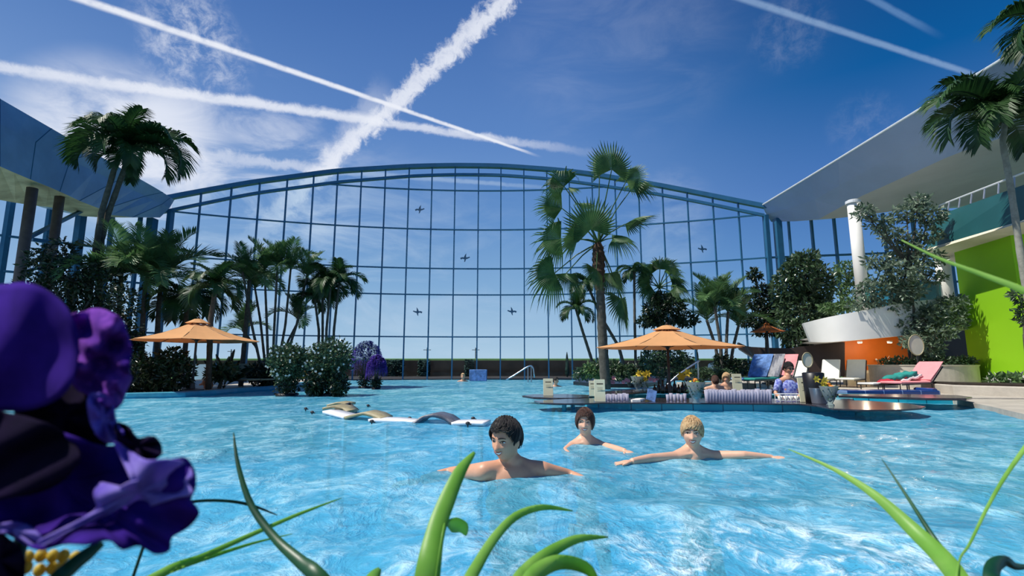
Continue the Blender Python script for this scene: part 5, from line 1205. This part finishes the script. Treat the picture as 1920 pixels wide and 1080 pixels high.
for i, (u, v) in enumerate([(573, 770), (585, 777), (668, 771), (690, 764), (768, 789), (887, 789), (697, 795), (877, 799)]):
    q = PZ(u, v, 0); mb = MB(); mb.tube([q + Vector((0, 0, -.06)), q + Vector((0, 0, .02))], .008, 6); mb.ball(q + Vector((0, 0, .03)), (.026, .02, .02), 10, 8); mb.box(q + Vector((.02, 0, .02)), (.04, .015, .012))
    tag(mb.build('water_jet', M['steel_dark'], smooth=False), 'small dark nozzle poking from the water ' + ['at far left of the water loungers', 'second from left, beside the water loungers', 'at the end of the curved rail', 'highest, behind the tan hump', 'behind the middle of the long lounger', 'behind the right end of the long lounger', 'in front of the tan hump', 'before the long lounger end at right'][i], 'nozzle', 'nozzles round the water loungers')

# ------------------------------------------------------------------ people
def gauss(a, b, s): return math.exp(-((a - b) ** 2) / (2 * s * s))
def head_point(d, female=False):
    x, y, z = d
    p = [x * .074, y * .094, z * .118]
    if z < 0:
        t = -z; p[0] *= 1 - (.30 if female else .22) * t ** 1.6
        if y > 0: p[1] *= 1 - .45 * t
        else: p[1] *= 1 - .10 * t ** 2
        p[2] *= 1.0
    else: p[0] *= 1 + .03 * z
    if y < 0:
        p[1] *= .97; X, Z = p[0], p[2]
        bz = max(0, min(1, (.014 - Z) / .046)); nose = bz * (1 if Z > -.034 else math.exp(-((Z + .034) / .006) ** 2))
        p[1] -= (.023 if female else .027) * nose * gauss(X, 0, .0085) + .006 * gauss(abs(X), .013, .006) * gauss(Z, -.031, .007)
        p[1] += .012 * gauss(abs(X), .031, .013) * gauss(Z, .006, .011)
        p[1] -= .005 * gauss(abs(X), .028, .020) * gauss(Z, .027, .007)
        p[1] -= .006 * gauss(abs(X), .040, .014) * gauss(Z, -.024, .014)
        p[1] -= .006 * gauss(X, 0, .020) * gauss(Z, -.056, .011)
        p[1] += .004 * gauss(X, 0, .02) * gauss(Z, -.073, .006)
        p[1] -= .008 * gauss(X, 0, .018) * gauss(Z, -.094, .012)
    return p
NU, NV = 110, 76
def dirs():
    out = []
    for i in range(1, NV):
        th = math.pi * i / NV
        for j in range(NU):
            a = 2 * math.pi * j / NU; out.append((math.sin(th) * math.sin(a), -math.sin(th) * math.cos(a), math.cos(th)))
    out += [(0, 0, 1), (0, 0, -1)]; return out
DIRS = dirs()
SPF = [(i * NU + j, (i + 1) * NU + j, (i + 1) * NU + (j + 1) % NU, i * NU + (j + 1) % NU) for i in range(NV - 2) for j in range(NU)]
SPF += [((NV - 1) * NU, j, (j + 1) % NU) for j in range(NU)] + [((NV - 1) * NU + 1, (NV - 2) * NU + (j + 1) % NU, (NV - 2) * NU + j) for j in range(NU)]
HAIR = {
    'short': ([0, 25, 45, 62, 75, 88, 105, 130, 180], [.066, .070, .062, .030, -.012, .006, .010, -.055, -.070], .018),
    'bob': ([0, 20, 38, 52, 70, 90, 120, 180], [.070, .056, .032, -.012, -.050, -.066, -.078, -.085], .012),
    'blond': ([0, 22, 40, 55, 70, 90, 120, 180], [.046, .040, .026, .000, -.020, .000, -.050, -.065], .011),
    'long': ([0, 20, 40, 55, 70, 90, 120, 180], [.055, .050, .030, -.020, -.055, -.075, -.09, -.09], .020)}
def person(label, head_px, Yh, s, yaw, tilt, hair, hairm, skin, joints, female=False, torso=None, vox=.0055, face=True, hands=True, clothes=None):
    """joints: dict with world points neck, shl, shr, elbows, wrists, tips"""
    hc = P(head_px[0], head_px[1], Yh); base = Vector((hc.x, hc.y, -.9))
    root = empty('person', base, label, 'person')
    R = Matrix.Rotation(yaw, 3, 'Z') @ Matrix.Rotation(tilt, 3, 'X')
    def T(p): return hc + R @ (Vector(p) * s)
    mb = MB(); hp = [head_point(d, female) for d in DIRS]; mb.add([T(p) for p in hp], SPF)
    for sx_ in (-1, 1): mb.ball(T((sx_ * .075, .008, -.006)), (.009 * s, .019 * s, .031 * s), 14, 10, R @ Matrix.Rotation(sx_ * .35, 3, 'Z'))
    J = joints; nk = J['neck']
    mb.tube([T((0, .018, -.05)), T((0, .022, -.095)), nk + Vector((0, 0, .035)), nk + Vector((0, 0, -.05))], [.052 * s, .050 * s, (.054 if not female else .047) * s, .07 * s], 18)
    tr = .054 if not female else .048
    for side in ('l', 'r'):
        sh = J['sh' + side]; mb.tube([nk + Vector((0, .02, .02)), nk.lerp(sh, .5) + Vector((0, .01, -.002)), sh], [.045 * s, .05 * s, tr * s], 14)
        mb.ball(sh, tr * .97 * s, 16, 12)
        pts = [sh, sh.lerp(J['el' + side], .35), J['el' + side], J['el' + side].lerp(J['wr' + side], .35), J['wr' + side]]
        f = .84 if female else 1.0
        mb.tube(pts, [.054 * s * f, .047 * s * f, .039 * s * f, .037 * s * f, .026 * s * f], 14)
        mb.ball(J['el' + side], .0385 * s * f, 12, 10)
        if hands:
            wr, tp_ = J['wr' + side], J['tip' + side]; d = (tp_ - wr).normalized(); upv = Vector((0, 0, 1)); sd = d.cross(upv).normalized(); nn = sd.cross(d)
            L_ = .185 * s * (.92 if female else 1.0); pc_ = wr + d * L_ * .27
            Rm = Matrix((sd, d, nn)).transposed(); mb.ball(pc_, (.040 * s, L_ * .30, .015 * s), 14, 10, Rm)
            for k, (o, ln) in enumerate([(-.030, .40), (-.010, .47), (.010, .45), (.029, .36)]):
                a = wr + d * L_ * .50 + sd * o * s; b = a + d * ln * L_ * .5 + sd * o * .35 * s; c = b + d * ln * L_ * .5 - nn * .012 * s + sd * o * .15 * s
                mb.tube([a - d * .03, a, b, c], [.009 * s, .0092 * s, .0085 * s, .0065 * s], 8)
            ts = -1 if side == 'l' else 1
            a = wr + d * L_ * .18 + sd * ts * .028 * s; b = a + (d * .7 + sd * ts * .7).normalized() * L_ * .22; c = b + (d * .95 + sd * ts * .3).normalized() * L_ * .17
            mb.tube([a, b, c], [.012 * s, .010 * s, .0075 * s], 8)
    ch = (J['shl'] + J['shr']) / 2; w = (J['shl'] - J['shr']).length / 2
    X = Vector(((J['shr'] - J['shl']).normalized())); ya = math.atan2(X.y, X.x); Rt = Matrix.Rotation(ya, 3, 'Z')
    f = .9 if female else 1.0
    for dz, a, b in ((-.06, w * .93, .085), (-.17, w * .97, .105), (-.30, w * .86, .10), (-.45, w * .82, .10), (-.60, w * .92, .11)):
        mb.ball(ch + Vector((0, .01, dz * s)), (a * f, b * s * f, .11 * s), 24, 14, Rt)
    # clavicles and chest
    for side in ('l', 'r'): mb.tube([nk + Vector((0, -.045, -.02)), J['sh' + side] + Vector((0, -.035, .012))], [.012 * s, .014 * s], 8)
    for sx_ in (-1, 1):
        mb.ball(ch + Rt @ Vector((sx_ * w * .42, -.055 * s, -.14 * s)), (.075 * s, .05 * s, .06 * s), 14, 10, Rt)
    for sx_ in (-1, 1):   # legs treading water
        hip = ch + Rt @ Vector((sx_ * .09 * s, 0, -.66 * s)); kn = hip + Vector((sx_ * .05, -.10, -.34 * s)); kn.z = max(kn.z, -1.05); ft = kn + Vector((sx_ * .02, .28, -.12)); ft.z = max(ft.z, -1.2)
        mb.tube([hip, kn, ft], [.085 * s, .058 * s, .035 * s], 12)
    body = mb.build('body', M[skin], root, smooth=True)
    rm = body.modifiers.new('join', 'REMESH'); rm.mode = 'VOXEL'; rm.voxel_size = vox; rm.use_smooth_shade = True
    bpy.context.view_layer.update(); dg = bpy.context.evaluated_depsgraph_get()
    me = bpy.data.meshes.new_from_object(body.evaluated_get(dg)); body.modifiers.clear(); body.data = me; me.name = 'body'
    co = np.empty(len(me.vertices) * 3); me.vertices.foreach_get('co', co); co = co.reshape(-1, 3)
    ed = np.empty(len(me.edges) * 2, dtype=np.int64); me.edges.foreach_get('vertices', ed); ed = ed.reshape(-1, 2)
    deg = np.bincount(ed.ravel(), minlength=len(co))[:, None].clip(1)
    def near(pt, a, b):
        d_ = np.linalg.norm(co - np.array(pt - base), axis=1); return np.clip((d_ - a) / (b - a), 0, 1)
    wgt = near(hc, .135 * s, .20 * s)
    if hands:
        for q in ('l', 'r'):
            m_ = J['wr' + q].lerp(J['tip' + q], .5); wgt = np.minimum(wgt, near(m_, .11, .2))
    for it in range(26):
        wv = (.5 * wgt if it > 2 else np.maximum(.5 * wgt, .5))[:, None]; acc = np.zeros_like(co)
        np.add.at(acc, ed[:, 0], co[ed[:, 1]]); np.add.at(acc, ed[:, 1], co[ed[:, 0]]); co = co * (1 - wv) + acc / deg * wv
    me.vertices.foreach_set('co', co.ravel()); me.polygons.foreach_set('use_smooth', [True] * len(me.polygons)); me.update()
    if not me.materials: me.materials.append(M[skin])
    # hair
    ang, hl, th = HAIR[hair]; mb = MB(); vs = []
    for d, p in zip(DIRS, hp):
        az = abs(math.degrees(math.atan2(d[0], -d[1]))); line = float(np.interp(az, ang, hl)) + .003 * math.sin(az * 1.3) + .0025 * math.sin(az * 3.7 + (7 if d[0] > 0 else 0))
        m_ = max(0, min(1, (p[2] - line) / .012)); m_ = m_ * m_ * (3 - 2 * m_)
        azs = math.atan2(d[0], -d[1]); groove = .0022 * math.sin(azs * 34 + 5 * d[2]) + .0018 * math.sin(azs * 57 + 9 * d[2] + 1) + .002 * math.sin(d[0] * 38 + d[1] * 22 + 3)
        lift = th * (.55 + .45 * max(0, d[2])) + groove + (.012 * max(0, -d[1]) * max(0, d[2]) if hair == 'short' else 0)
        out = lift * m_ - .006 * (1 - m_); n_ = Vector(d).normalized(); vs.append(T(Vector(p) + n_ * out))
    mb.add(vs, SPF); rnd = random.Random(len(label))
    for k in range(150 if face else 0):        # loose locks lying along the shell
        a0 = rnd.uniform(-1.5, 1.5) if hair != 'short' else rnd.uniform(-2.2, 2.2); dd = []
        hz = float(np.interp(abs(math.degrees(a0)), ang, hl)); e0 = rnd.uniform(.25, .75)
        for q in range(6):
            t = q / 5; zz_ = .112 * (e0 + .2) * (1 - t) + (hz - .006) * t; zn = max(-.98, min(.98, zz_ / .118)); a = a0 + (.35 - .5 * t) * (1 if rnd.random() < 2 else 1) * (.5 if hair != 'short' else .9)
            dv = (math.sqrt(1 - zn * zn) * math.sin(a), -math.sqrt(1 - zn * zn) * math.cos(a), zn); hpnt = head_point(dv, female); dd.append(T(Vector(hpnt) + Vector(dv) * (th * (.95 - .35 * t) + .003)))
        mb.tube(dd, [.0035 * s, .005 * s, .005 * s, .0045 * s, .003 * s, .0012 * s], 5)
    if hair == 'blond': mb.ball(T((0.0, .105, .0)), (.03, .03, .03), 14, 10); mb.tube([T((0, .105, .0)), T((.02, .13, -.03)), T((.03, .12, -.07))], [.02, .018, .004], 8)
    mb.build('hair', M[hairm], root, smooth=True)
    if face:
        def front(x, z, out=0.0):
            best = None
            for d, p in zip(DIRS, hp):
                if p[1] < 0:
                    e = (p[0] - x) ** 2 + (p[2] - z) ** 2
                    if best is None or e < best[0]: best = (e, p[1])
            return Vector((x, best[1] - out, z))
        for sx_ in (-1, 1):
            c = front(sx_ * .031, .005, 0) + Vector((0, .0065, 0)); mb = MB(); mb.ball(T(c), (.0125 * s, .0115 * s, .0058 * s), 14, 10, R); ey = mb.build('eye', M['eye_white'], root, smooth=True)
            mb = MB(); mb.ball(T(c + Vector((-.002, -.0085, 0))), (.0056 * s, .004 * s, .0056 * s), 12, 8, R); mb.build('iris', M['iris'], ey, smooth=True)
            mb = MB(); mb.tube([T(front(sx_ * (.0155 + .0075 * k), [.006, .0105, .0122, .0105, .006][k], .0025)) for k in range(5)], [.0012 * s, .0022 * s, .0024 * s, .0022 * s, .001 * s], 6); mb.build('eyelash', M['hair_black'], root)
            mb = MB(); mb.tube([T(front(sx_ * (.012 + .009 * k), [.026, .0285, .0295, .0285, .0245][k], .003)) for k in range(5)], [.0028 * s, .0036 * s, .0034 * s, .003 * s, .0012 * s], 6); mb.build('eyebrow', M[hairm if hair != 'blond' else 'hair_brown'], root)
        mb = MB(); up_, lo = [], []
        for k in range(9):
            x = -.026 + .0065 * k; q = (x / .026) ** 2
            up_.append(T(front(x, -.0500 + .006 * q, .0045))); lo.append(T(front(x, -.0640 + .0195 * q, .0045)))
        mb.strip(up_, lo); mb.build('teeth', M['teeth'], root)
        mb = MB(); rr = [.001, .0018, .0022, .0025, .0023, .0025, .0022, .0018, .001]
        mb.tube([p + R @ Vector((0, -.0005, .0015)) for p in up_], [r_ * s for r_ in rr], 6); mb.tube([p + R @ Vector((0, -.0008, -.001)) for p in lo], [r_ * s * 1.15 for r_ in rr], 6); mb.build('lips', M['lip'], root)
    if clothes: clothes(root, hc, J, ch, w, Rt, R, T)
    return root
def V(u, v, Y): return P(u, v, Y)
def Z(u, v, z): return PZ(u, v, z)
Ym = 3.15
def zset(p, z): return Vector((p.x, p.y, z))
person('dark-haired bare-shouldered man smiling to the left in the pool foreground', (949, 825), Ym, 1.06, math.radians(-34), math.radians(6), 'short', 'hair_black', 'skin',
       dict(neck=V(962, 873, Ym + .03), shl=V(908, 884, Ym - .03), shr=V(1016, 882, Ym + .04), ell=Z(846, 887, -.015), wrl=Z(790, 900, -.04), tipl=Z(742, 908, -.05),
            elr=Z(1066, 892, -.01), wrr=Z(1108, 908, -.03), tipr=Z(1140, 926, -.05)))
Y2 = 4.45
person('short brown-haired woman smiling in the pool between the other two bathers', (1097, 791), Y2, .955, math.radians(-12), math.radians(2), 'bob', 'hair_brown', 'skin_fair',
       dict(neck=V(1098, 823, Y2 + .02), shl=V(1073, 837, Y2), shr=V(1124, 835, Y2 + .05), ell=Z(1058, 846, -.02), wrl=Z(1072, 858, -.03), tipl=Z(1086, 868, -.05),
            elr=Z(1152, 841, .0), wrr=Z(1172, 846, .01), tipr=Z(1190, 853, .0)), True)
Y3 = 3.95
person('blond woman with fringe and outstretched arms, right of the other bathers', (1298, 811), Y3, .985, math.radians(-20), math.radians(2), 'blond', 'hair_blond', 'skin_fair',
       dict(neck=V(1300, 843, Y3 + .02), shl=V(1268, 857, Y3 - .02), shr=V(1333, 855, Y3 + .05), ell=Z(1220, 859, .01), wrl=Z(1184, 865, .01), tipl=Z(1150, 871, -.01),
            elr=Z(1395, 853, .012), wrr=Z(1448, 858, -.01), tipr=Z(1503, 862, .0)), True)
# bar staff and patrons
def shirt(root, hc, J, ch, w, Rt, R, T):
    mb = MB(); mb.lathe(ch + Vector((0, 0, -.68)), [(w * .9, 0), (w * .95, .3), (w * 1.02, .5), (w * .98, .62), (w * .6, .70), (.07, .735)], 24)
    for i in range(len(mb.v)):
        v = Vector(mb.v[i]) - ch; mb.v[i] = tuple(ch + Vector((v.x, v.y * .62, v.z)))
    for side in ('l', 'r'): mb.tube([J['sh' + side] + Vector((0, 0, .01)), J['sh' + side].lerp(J['el' + side], .8)], [.064, .060], 14); mb.ball(J['sh' + side], .062, 14, 10)
    mb.build('shirt', M['shirt'], root, smooth=True)
    mb = MB(); 
    for sx_ in (-1, 1): mb.ball(T((sx_ * .032, -.092, .004)), (.024, .008, .016), 12, 8, R)
    mb.bar(T((-.07, -.085, .008)), T((.07, -.085, .008)), .006); mb.build('sunglasses', M['blackish'], root, smooth=True)
Yb = 10.0
person('bartender in sunglasses and blue patterned shirt behind the bar counter', (1478, 691), Yb, 1.02, math.radians(10), 0.15, 'short', 'hair_black', 'skin',
       dict(neck=V(1477, 707, Yb), shl=V(1460, 716, Yb), shr=V(1496, 716, Yb), ell=V(1454, 738, Yb - .1), wrl=V(1466, 748, Yb - .3), tipl=V(1476, 749, Yb - .45), elr=V(1502, 738, Yb - .1), wrr=V(1494, 748, Yb - .3), tipr=V(1486, 749, Yb - .45)), vox=.009, clothes=shirt)
Yp = 11.4
person('dark-haired bare-shouldered patron seen from behind leaning at the rear counter', (1341, 715), Yp, 1.0, math.radians(170), .1, 'short', 'hair_brown', 'skin_fair',
       dict(neck=V(1341, 725, Yp), shl=V(1324, 729, Yp), shr=V(1360, 729, Yp), ell=V(1318, 736, Yp - .05), wrl=V(1330, 738, Yp - .2), tipl=V(1340, 738, Yp - .25), elr=V(1366, 736, Yp - .05), wrr=V(1352, 738, Yp - .2), tipr=V(1344, 738, Yp - .25)), vox=.012, face=False, hands=False)
Yp = 11.9
person('blond patron with bare shoulders at the rear counter beside the cream menu stand', (1362, 709), Yp, 1.0, math.radians(-30), .1, 'long', 'hair_blond', 'skin',
       dict(neck=V(1362, 720, Yp), shl=V(1348, 725, Yp), shr=V(1378, 725, Yp), ell=V(1344, 735, Yp - .05), wrl=V(1352, 737, Yp - .2), tipl=V(1358, 737, Yp - .25), elr=V(1382, 735, Yp - .05), wrr=V(1374, 737, Yp - .2), tipr=V(1366, 737, Yp - .25)), True, vox=.012, face=True, hands=False)
def swimmer(label, u, v, Y, hairm, yaw=0, s=1.0):
    h = P(u, v, Y); 
    person(label, (u, v), Y, s, yaw, 0, 'short', hairm, 'skin', dict(neck=h + Vector((0, .02, -.15)), shl=h + Vector((-.17, .02, -.2)), shr=h + Vector((.17, .02, -.2)), ell=h + Vector((-.3, -.1, -.3)), wrl=h + Vector((-.32, -.3, -.3)), tipl=h + Vector((-.3, -.4, -.3)), elr=h + Vector((.3, -.1, -.3)), wrr=h + Vector((.32, -.3, -.3)), tipr=h + Vector((.3, -.4, -.3))), vox=.012, face=False, hands=False)
swimmer('dark-haired swimmer with only the head above water beside the white flowering shrubs', 579, 734, 11.6, 'hair_brown', 0, .95)
swimmer('distant light-haired swimmer beside the pale blue box', 868, 706, 20.0, 'hair_blond', 0, 1.0)
swimmer('distant dark-haired swimmer left of the centre planting bed', 1042, 714, 15.5, 'hair_black', 1.2, .9)
# reclining sunbather on left deck
Ys = 12.9; h = P(396, 703, Ys)
person('tanned sunbather reclining on the left deck under the orange parasol', (397, 702), Ys, .95, math.radians(-60), -.5, 'short', 'hair_brown', 'skin',
       dict(neck=P(393, 708, Ys), shl=P(384, 712, Ys), shr=P(398, 712, Ys + .25), ell=P(380, 720, Ys), wrl=P(372, 722, Ys), tipl=P(366, 723, Ys), elr=P(396, 720, Ys + .3), wrr=P(388, 722, Ys + .3), tipr=P(382, 723, Ys + .3)), vox=.012, face=False, hands=False)

# ------------------------------------------------------------------ foreground bank, blades and flower
mb = MB(); mb.box((0, -0.6, -.55), (9, 3.3, 1.3)); bk_ = mb.build('planting_bank', M['soil']); bk_['kind'] = 'structure'
def blade(label, pts, Y0, Y1, m='blade', root=None, fold=.16):
    """pts from tip to root: (u, v, width px)"""
    n0 = len(pts); P3 = []; Wd = []
    for i, (u, v, w) in enumerate(pts):
        Y = Y0 + (Y1 - Y0) * i / (n0 - 1); P3.append(P(u, v, Y)); Wd.append(sc(w, Y))
    du_, dv_ = pts[-1][0] - pts[-2][0], max(30, pts[-1][1] - pts[-2][1])
    if root != 'none':
        kx = 170 / dv_; P3.append(P(pts[-1][0] + du_ * kx * .7, pts[-1][1] + 170, Y1)); Wd.append(Wd[-1])
    last = P3[-1]
    if root != 'none':
        dd_ = (P3[-1] - P3[-2]).normalized(); P3.append(Vector((last.x + dd_.x * .06, last.y, .09))); Wd.append(Wd[-1] * .8)
    # smooth resample
    n = 28; pts_, ws = [], []
    for i in range(n):
        t = i / (n - 1) * (len(P3) - 1); k = min(int(t), len(P3) - 2); f = t - k
        p0, p1, p2, p3 = P3[max(k - 1, 0)], P3[k], P3[k + 1], P3[min(k + 2, len(P3) - 1)]
        pts_.append(.5 * ((2 * p1) + (p2 - p0) * f + (2 * p0 - 5 * p1 + 4 * p2 - p3) * f * f + (3 * p1 - p0 - 3 * p2 + p3) * f ** 3)); ws.append(Wd[k] * (1 - f) + Wd[k + 1] * f)
    L, Mi, R_ = [], [], []; prev = None
    for i, p in enumerate(pts_):
        t = (pts_[min(i + 1, n - 1)] - pts_[max(i - 1, 0)]).normalized(); vw = (p - Vector((0, 0, HC))).normalized(); sd = t.cross(vw).normalized()
        if prev is not None: sd = (sd if sd.dot(prev) > 0 else -sd).lerp(prev, .5).normalized()
        prev = sd; nn = sd.cross(t).normalized()
        w = ws[i] / 2; L.append(p + sd * w); R_.append(p - sd * w); Mi.append(p + nn * w * fold)
    mb = MB(); mb.grid([L, Mi, R_]); o = thick(mb.build('grass_blade', M[m], smooth=True, origin=P3[-1]), .0012); return tag(o, label, 'grass blade')
blade('tall dark curved blade left of centre, arching up from the bottom edge', [(438, 812, 2), (446, 870, 7), (470, 945, 11), (515, 1008, 14), (560, 1050, 20), (606, 1092, 28)], .95, .8, 'blade_dark')
blade('thin dark tendril curving right behind the purple petals', [(520, 966, 1.5), (470, 947, 5), (420, 939, 5), (360, 941, 5), (300, 960, 5), (250, 1080, 5)], .95, .8, 'blade_dark')
blade('long thin bright blade reaching right above the other slanting one', [(640, 934, 1), (560, 964, 6), (470, 1003, 8), (380, 1043, 10), (285, 1085, 16)], 1.0, .8)
blade('shorter thin bright blade slanting right at lower left', [(548, 1001, 1), (480, 1017, 4), (400, 1042, 7), (330, 1066, 9), (270, 1095, 12)], 1.0, .8)
blade('broad bright upright blade in the bottom centre before the man', [(890, 848, 5), (864, 882, 22), (838, 938, 30), (816, 1000, 34), (800, 1090, 46)], .95, .8)
blade('arching blade curving over right of the broad upright one', [(1074, 958, 2), (1020, 951, 10), (970, 966, 14), (930, 1005, 16), (895, 1060, 20), (872, 1110, 24)], 1.0, .8)
blade('lower arching blade at bottom centre, right of the first arch', [(1140, 1007, 2), (1085, 1010, 14), (1035, 1033, 20), (992, 1066, 24), (960, 1110, 26)], .95, .78)
blade('lowest short broad curled blade at bottom centre', [(1125, 1100, 4), (1100, 1066, 20), (1050, 1054, 24), (1005, 1075, 28), (980, 1120, 30)], .9, .76)
blade('long bright tapering blade leaning left in the lower right corner', [(1478, 842, 1), (1560, 878, 7), (1640, 928, 15), (1715, 996, 26), (1770, 1050, 32), (1810, 1110, 34)], 1.1, .8)
blade('straight dark blade crossing the bright one in the lower right', [(1653, 860, 1), (1700, 930, 5), (1755, 1015, 9), (1800, 1075, 16), (1830, 1120, 26)], 1.0, .8, 'blade_dark')
blade('thin green blade leaning right at the right edge', [(1935, 822, 8), (1888, 888, 6), (1852, 950, 5), (1818, 1020, 4), (1800, 1048, 3), (1790, 1110, 3)], 1.0, .8)
blade('thin blurred blade crossing the lime wall from the right edge', [(1690, 450, 1.5), (1760, 484, 5), (1840, 514, 9), (1930, 550, 13), (2050, 620, 14), (2150, 1000, 14)], .9, .7)
blade('dark curled leaf end in the bottom right corner', [(1935, 1062, 4), (1905, 1062, 12), (1885, 1052, 18), (1862, 1064, 22), (1858, 1110, 24)], .85, .76, 'blade_dark')
blade('short green blade tip at the bottom edge left of centre', [(712, 1066, 6), (700, 1085, 26), (690, 1120, 30)], .85, .78)
blade('small rounded leaf standing right of the broad upright blade', [(874, 1004, 2), (868, 990, 22), (852, 984, 26), (838, 982, 8), (830, 1000, 3), (815, 1100, 3)], .95, .8)

def petal(label_name, outline, centre, Yc, m, parent, dy=lambda t, a, x, z: 0, sub=9, th=.0016):
    """outline px loop; centre px; depth varies over the petal"""
    n = 96; out = []; L = len(outline)
    for i in range(n):
        t = i / n * L; k = int(t); f = t - k; p0, p1, p2, p3 = [Vector(outline[(k + q) % L]) for q in (-1, 0, 1, 2)]
        out.append(.5 * ((2 * p1) + (p2 - p0) * f + (2 * p0 - 5 * p1 + 4 * p2 - p3) * f * f + (3 * p1 - p0 - 3 * p2 + p3) * f ** 3))
    vs = [P(centre[0], centre[1], Yc + dy(0, 0, 0, 0))]
    for r_ in range(1, sub + 1):
        t = r_ / sub
        for i, o in enumerate(out):
            a = 2 * math.pi * i / n; u = centre[0] + (o.x - centre[0]) * t; v = centre[1] + (o.y - centre[1]) * t
            vs.append(P(u, v, Yc + dy(t, a, (u - centre[0]) / 100, (v - centre[1]) / 100)))
    fs = [(0, 1 + i, 1 + (i + 1) % n) for i in range(n)] + [(1 + (r_ - 1) * n + i, 1 + r_ * n + i, 1 + r_ * n + (i + 1) % n, 1 + (r_ - 1) * n + (i + 1) % n) for r_ in range(1, sub) for i in range(n)]
    mb = MB(); mb.add(vs, fs); return thick(mb.build(label_name, m, parent, smooth=True), th)
fl = empty('purple_flower', (-.42, .45, .1), 'huge blurred ruffled violet flower filling the lower left corner', 'flower')
mb = MB(); mb.tube([(-.42, .45, .1), (-.44, .47, .35), P(70, 860, .47)], [.006, .005, .005], 10); mb.build('stem', M['blade_dark'], fl, smooth=True)
petal('petal', [(-60, 540), (0, 534), (50, 530), (95, 548), (130, 585), (146, 640), (140, 700), (112, 745), (60, 768), (0, 770), (-70, 768), (-110, 650)], (40, 660), .43, M['petal'], fl, lambda t, a, x, z: .012 * t * t - .016 * x * t + .006 * math.sin(3 * x + 2 * z) + .004 * math.sin(5 * a) * t ** 3)
petal('petal', [(128, 600), (150, 586), (185, 578), (212, 588), (232, 604), (240, 630), (246, 655), (242, 690), (246, 708), (236, 732), (230, 752), (214, 768), (190, 755), (165, 740), (140, 725), (124, 680)], (185, 668), .455, M['petal_pink'], fl, lambda t, a, x, z: .012 * math.sin(7 * x + 5 * z) + .006 * math.sin(13 * z - 6 * x) + .010 * t * t * math.sin(2 * a + 1) + .003 * t ** 3 * math.sin(13 * a))
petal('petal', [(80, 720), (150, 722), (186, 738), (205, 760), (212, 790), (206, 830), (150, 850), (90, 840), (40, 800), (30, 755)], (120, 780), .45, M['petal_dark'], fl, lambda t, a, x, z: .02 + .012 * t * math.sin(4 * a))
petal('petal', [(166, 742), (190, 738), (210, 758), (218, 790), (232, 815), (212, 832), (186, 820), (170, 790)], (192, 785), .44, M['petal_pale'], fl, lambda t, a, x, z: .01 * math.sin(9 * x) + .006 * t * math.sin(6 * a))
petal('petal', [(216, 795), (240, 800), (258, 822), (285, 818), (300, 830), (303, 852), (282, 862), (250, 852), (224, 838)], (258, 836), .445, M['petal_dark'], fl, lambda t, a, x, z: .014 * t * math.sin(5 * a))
low = [(-80, 775), (0, 778), (60, 790), (120, 812), (175, 832), (225, 838), (270, 850), (310, 868), (345, 858), (364, 880), (366, 915), (358, 938), (374, 962), (352, 990), (322, 1008), (318, 1032), (290, 1037), (262, 1022), (232, 1030), (205, 1012), (170, 1020), (120, 1020), (70, 1030), (20, 1005), (-40, 990), (-120, 960), (-120, 850)]
def lowdy(t, a, x, z): return .030 * t * math.sin(2.0 * x + 2.6 * z + .6) + .006 * t ** 4 * math.sin(13 * a) - .045 * t * max(0, z) + .02 + .007 * math.sin(5 * x - 3 * z)
petal('petal', low, (120, 905), .435, M['petal'], fl, lowdy, 16)
petal('petal', [(215, 828), (245, 845), (275, 862), (318, 862), (350, 868), (362, 890), (352, 905), (362, 925), (330, 932), (295, 945), (262, 955), (235, 948), (205, 962), (180, 975), (140, 992), (100, 1012), (78, 1024), (70, 1016), (110, 998), (160, 970), (182, 950), (176, 925), (190, 905), (215, 915), (240, 905), (262, 898), (255, 880), (232, 860)], (258, 922), .418, M['petal_pale'], fl, lambda t, a, x, z: .012 * math.sin(4 * x + 5 * z) + .006 * t * math.sin(9 * a), 8)  # pale streaks: light through the lower petal, painted as a lavender layer
petal('petal', [(-40, 980), (0, 982), (40, 980), (72, 1000), (84, 1030), (60, 1022), (30, 1004), (0, 998), (-40, 1000)], (20, 992), .42, M['petal_pale'], fl, lambda t, a, x, z: .006 * t * math.sin(5 * a), 5)
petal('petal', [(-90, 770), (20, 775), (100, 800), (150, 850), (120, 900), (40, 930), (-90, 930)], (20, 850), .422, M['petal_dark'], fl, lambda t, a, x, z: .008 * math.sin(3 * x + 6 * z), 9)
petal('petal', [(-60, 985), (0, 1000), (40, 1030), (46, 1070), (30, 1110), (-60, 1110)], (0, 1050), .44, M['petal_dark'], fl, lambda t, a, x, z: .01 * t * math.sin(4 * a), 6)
rn = random.Random(9)
for k in range(9):
    u, v = 52 + (k % 5) * 22 + rn.uniform(-4, 4), 1046 + (k // 5) * 20 + rn.uniform(-4, 4); q = P(u, v, .5 + rn.uniform(-.01, .02)); mb = MB(); mb.ball(q, (.0048, .0048, .006), 10, 8)
    b_ = mb.build('flower_bud', M['blossom_yellow'], smooth=True); tag(b_, 'tiny yellow bud below the purple flower at the bottom left', 'flower bud', 'yellow buds below the purple flower')
blade('dark broad leaf below the purple flower', [(192, 1018, 10), (165, 1038, 22), (130, 1066, 26), (90, 1110, 28)], .5, .46, 'blade_dark')
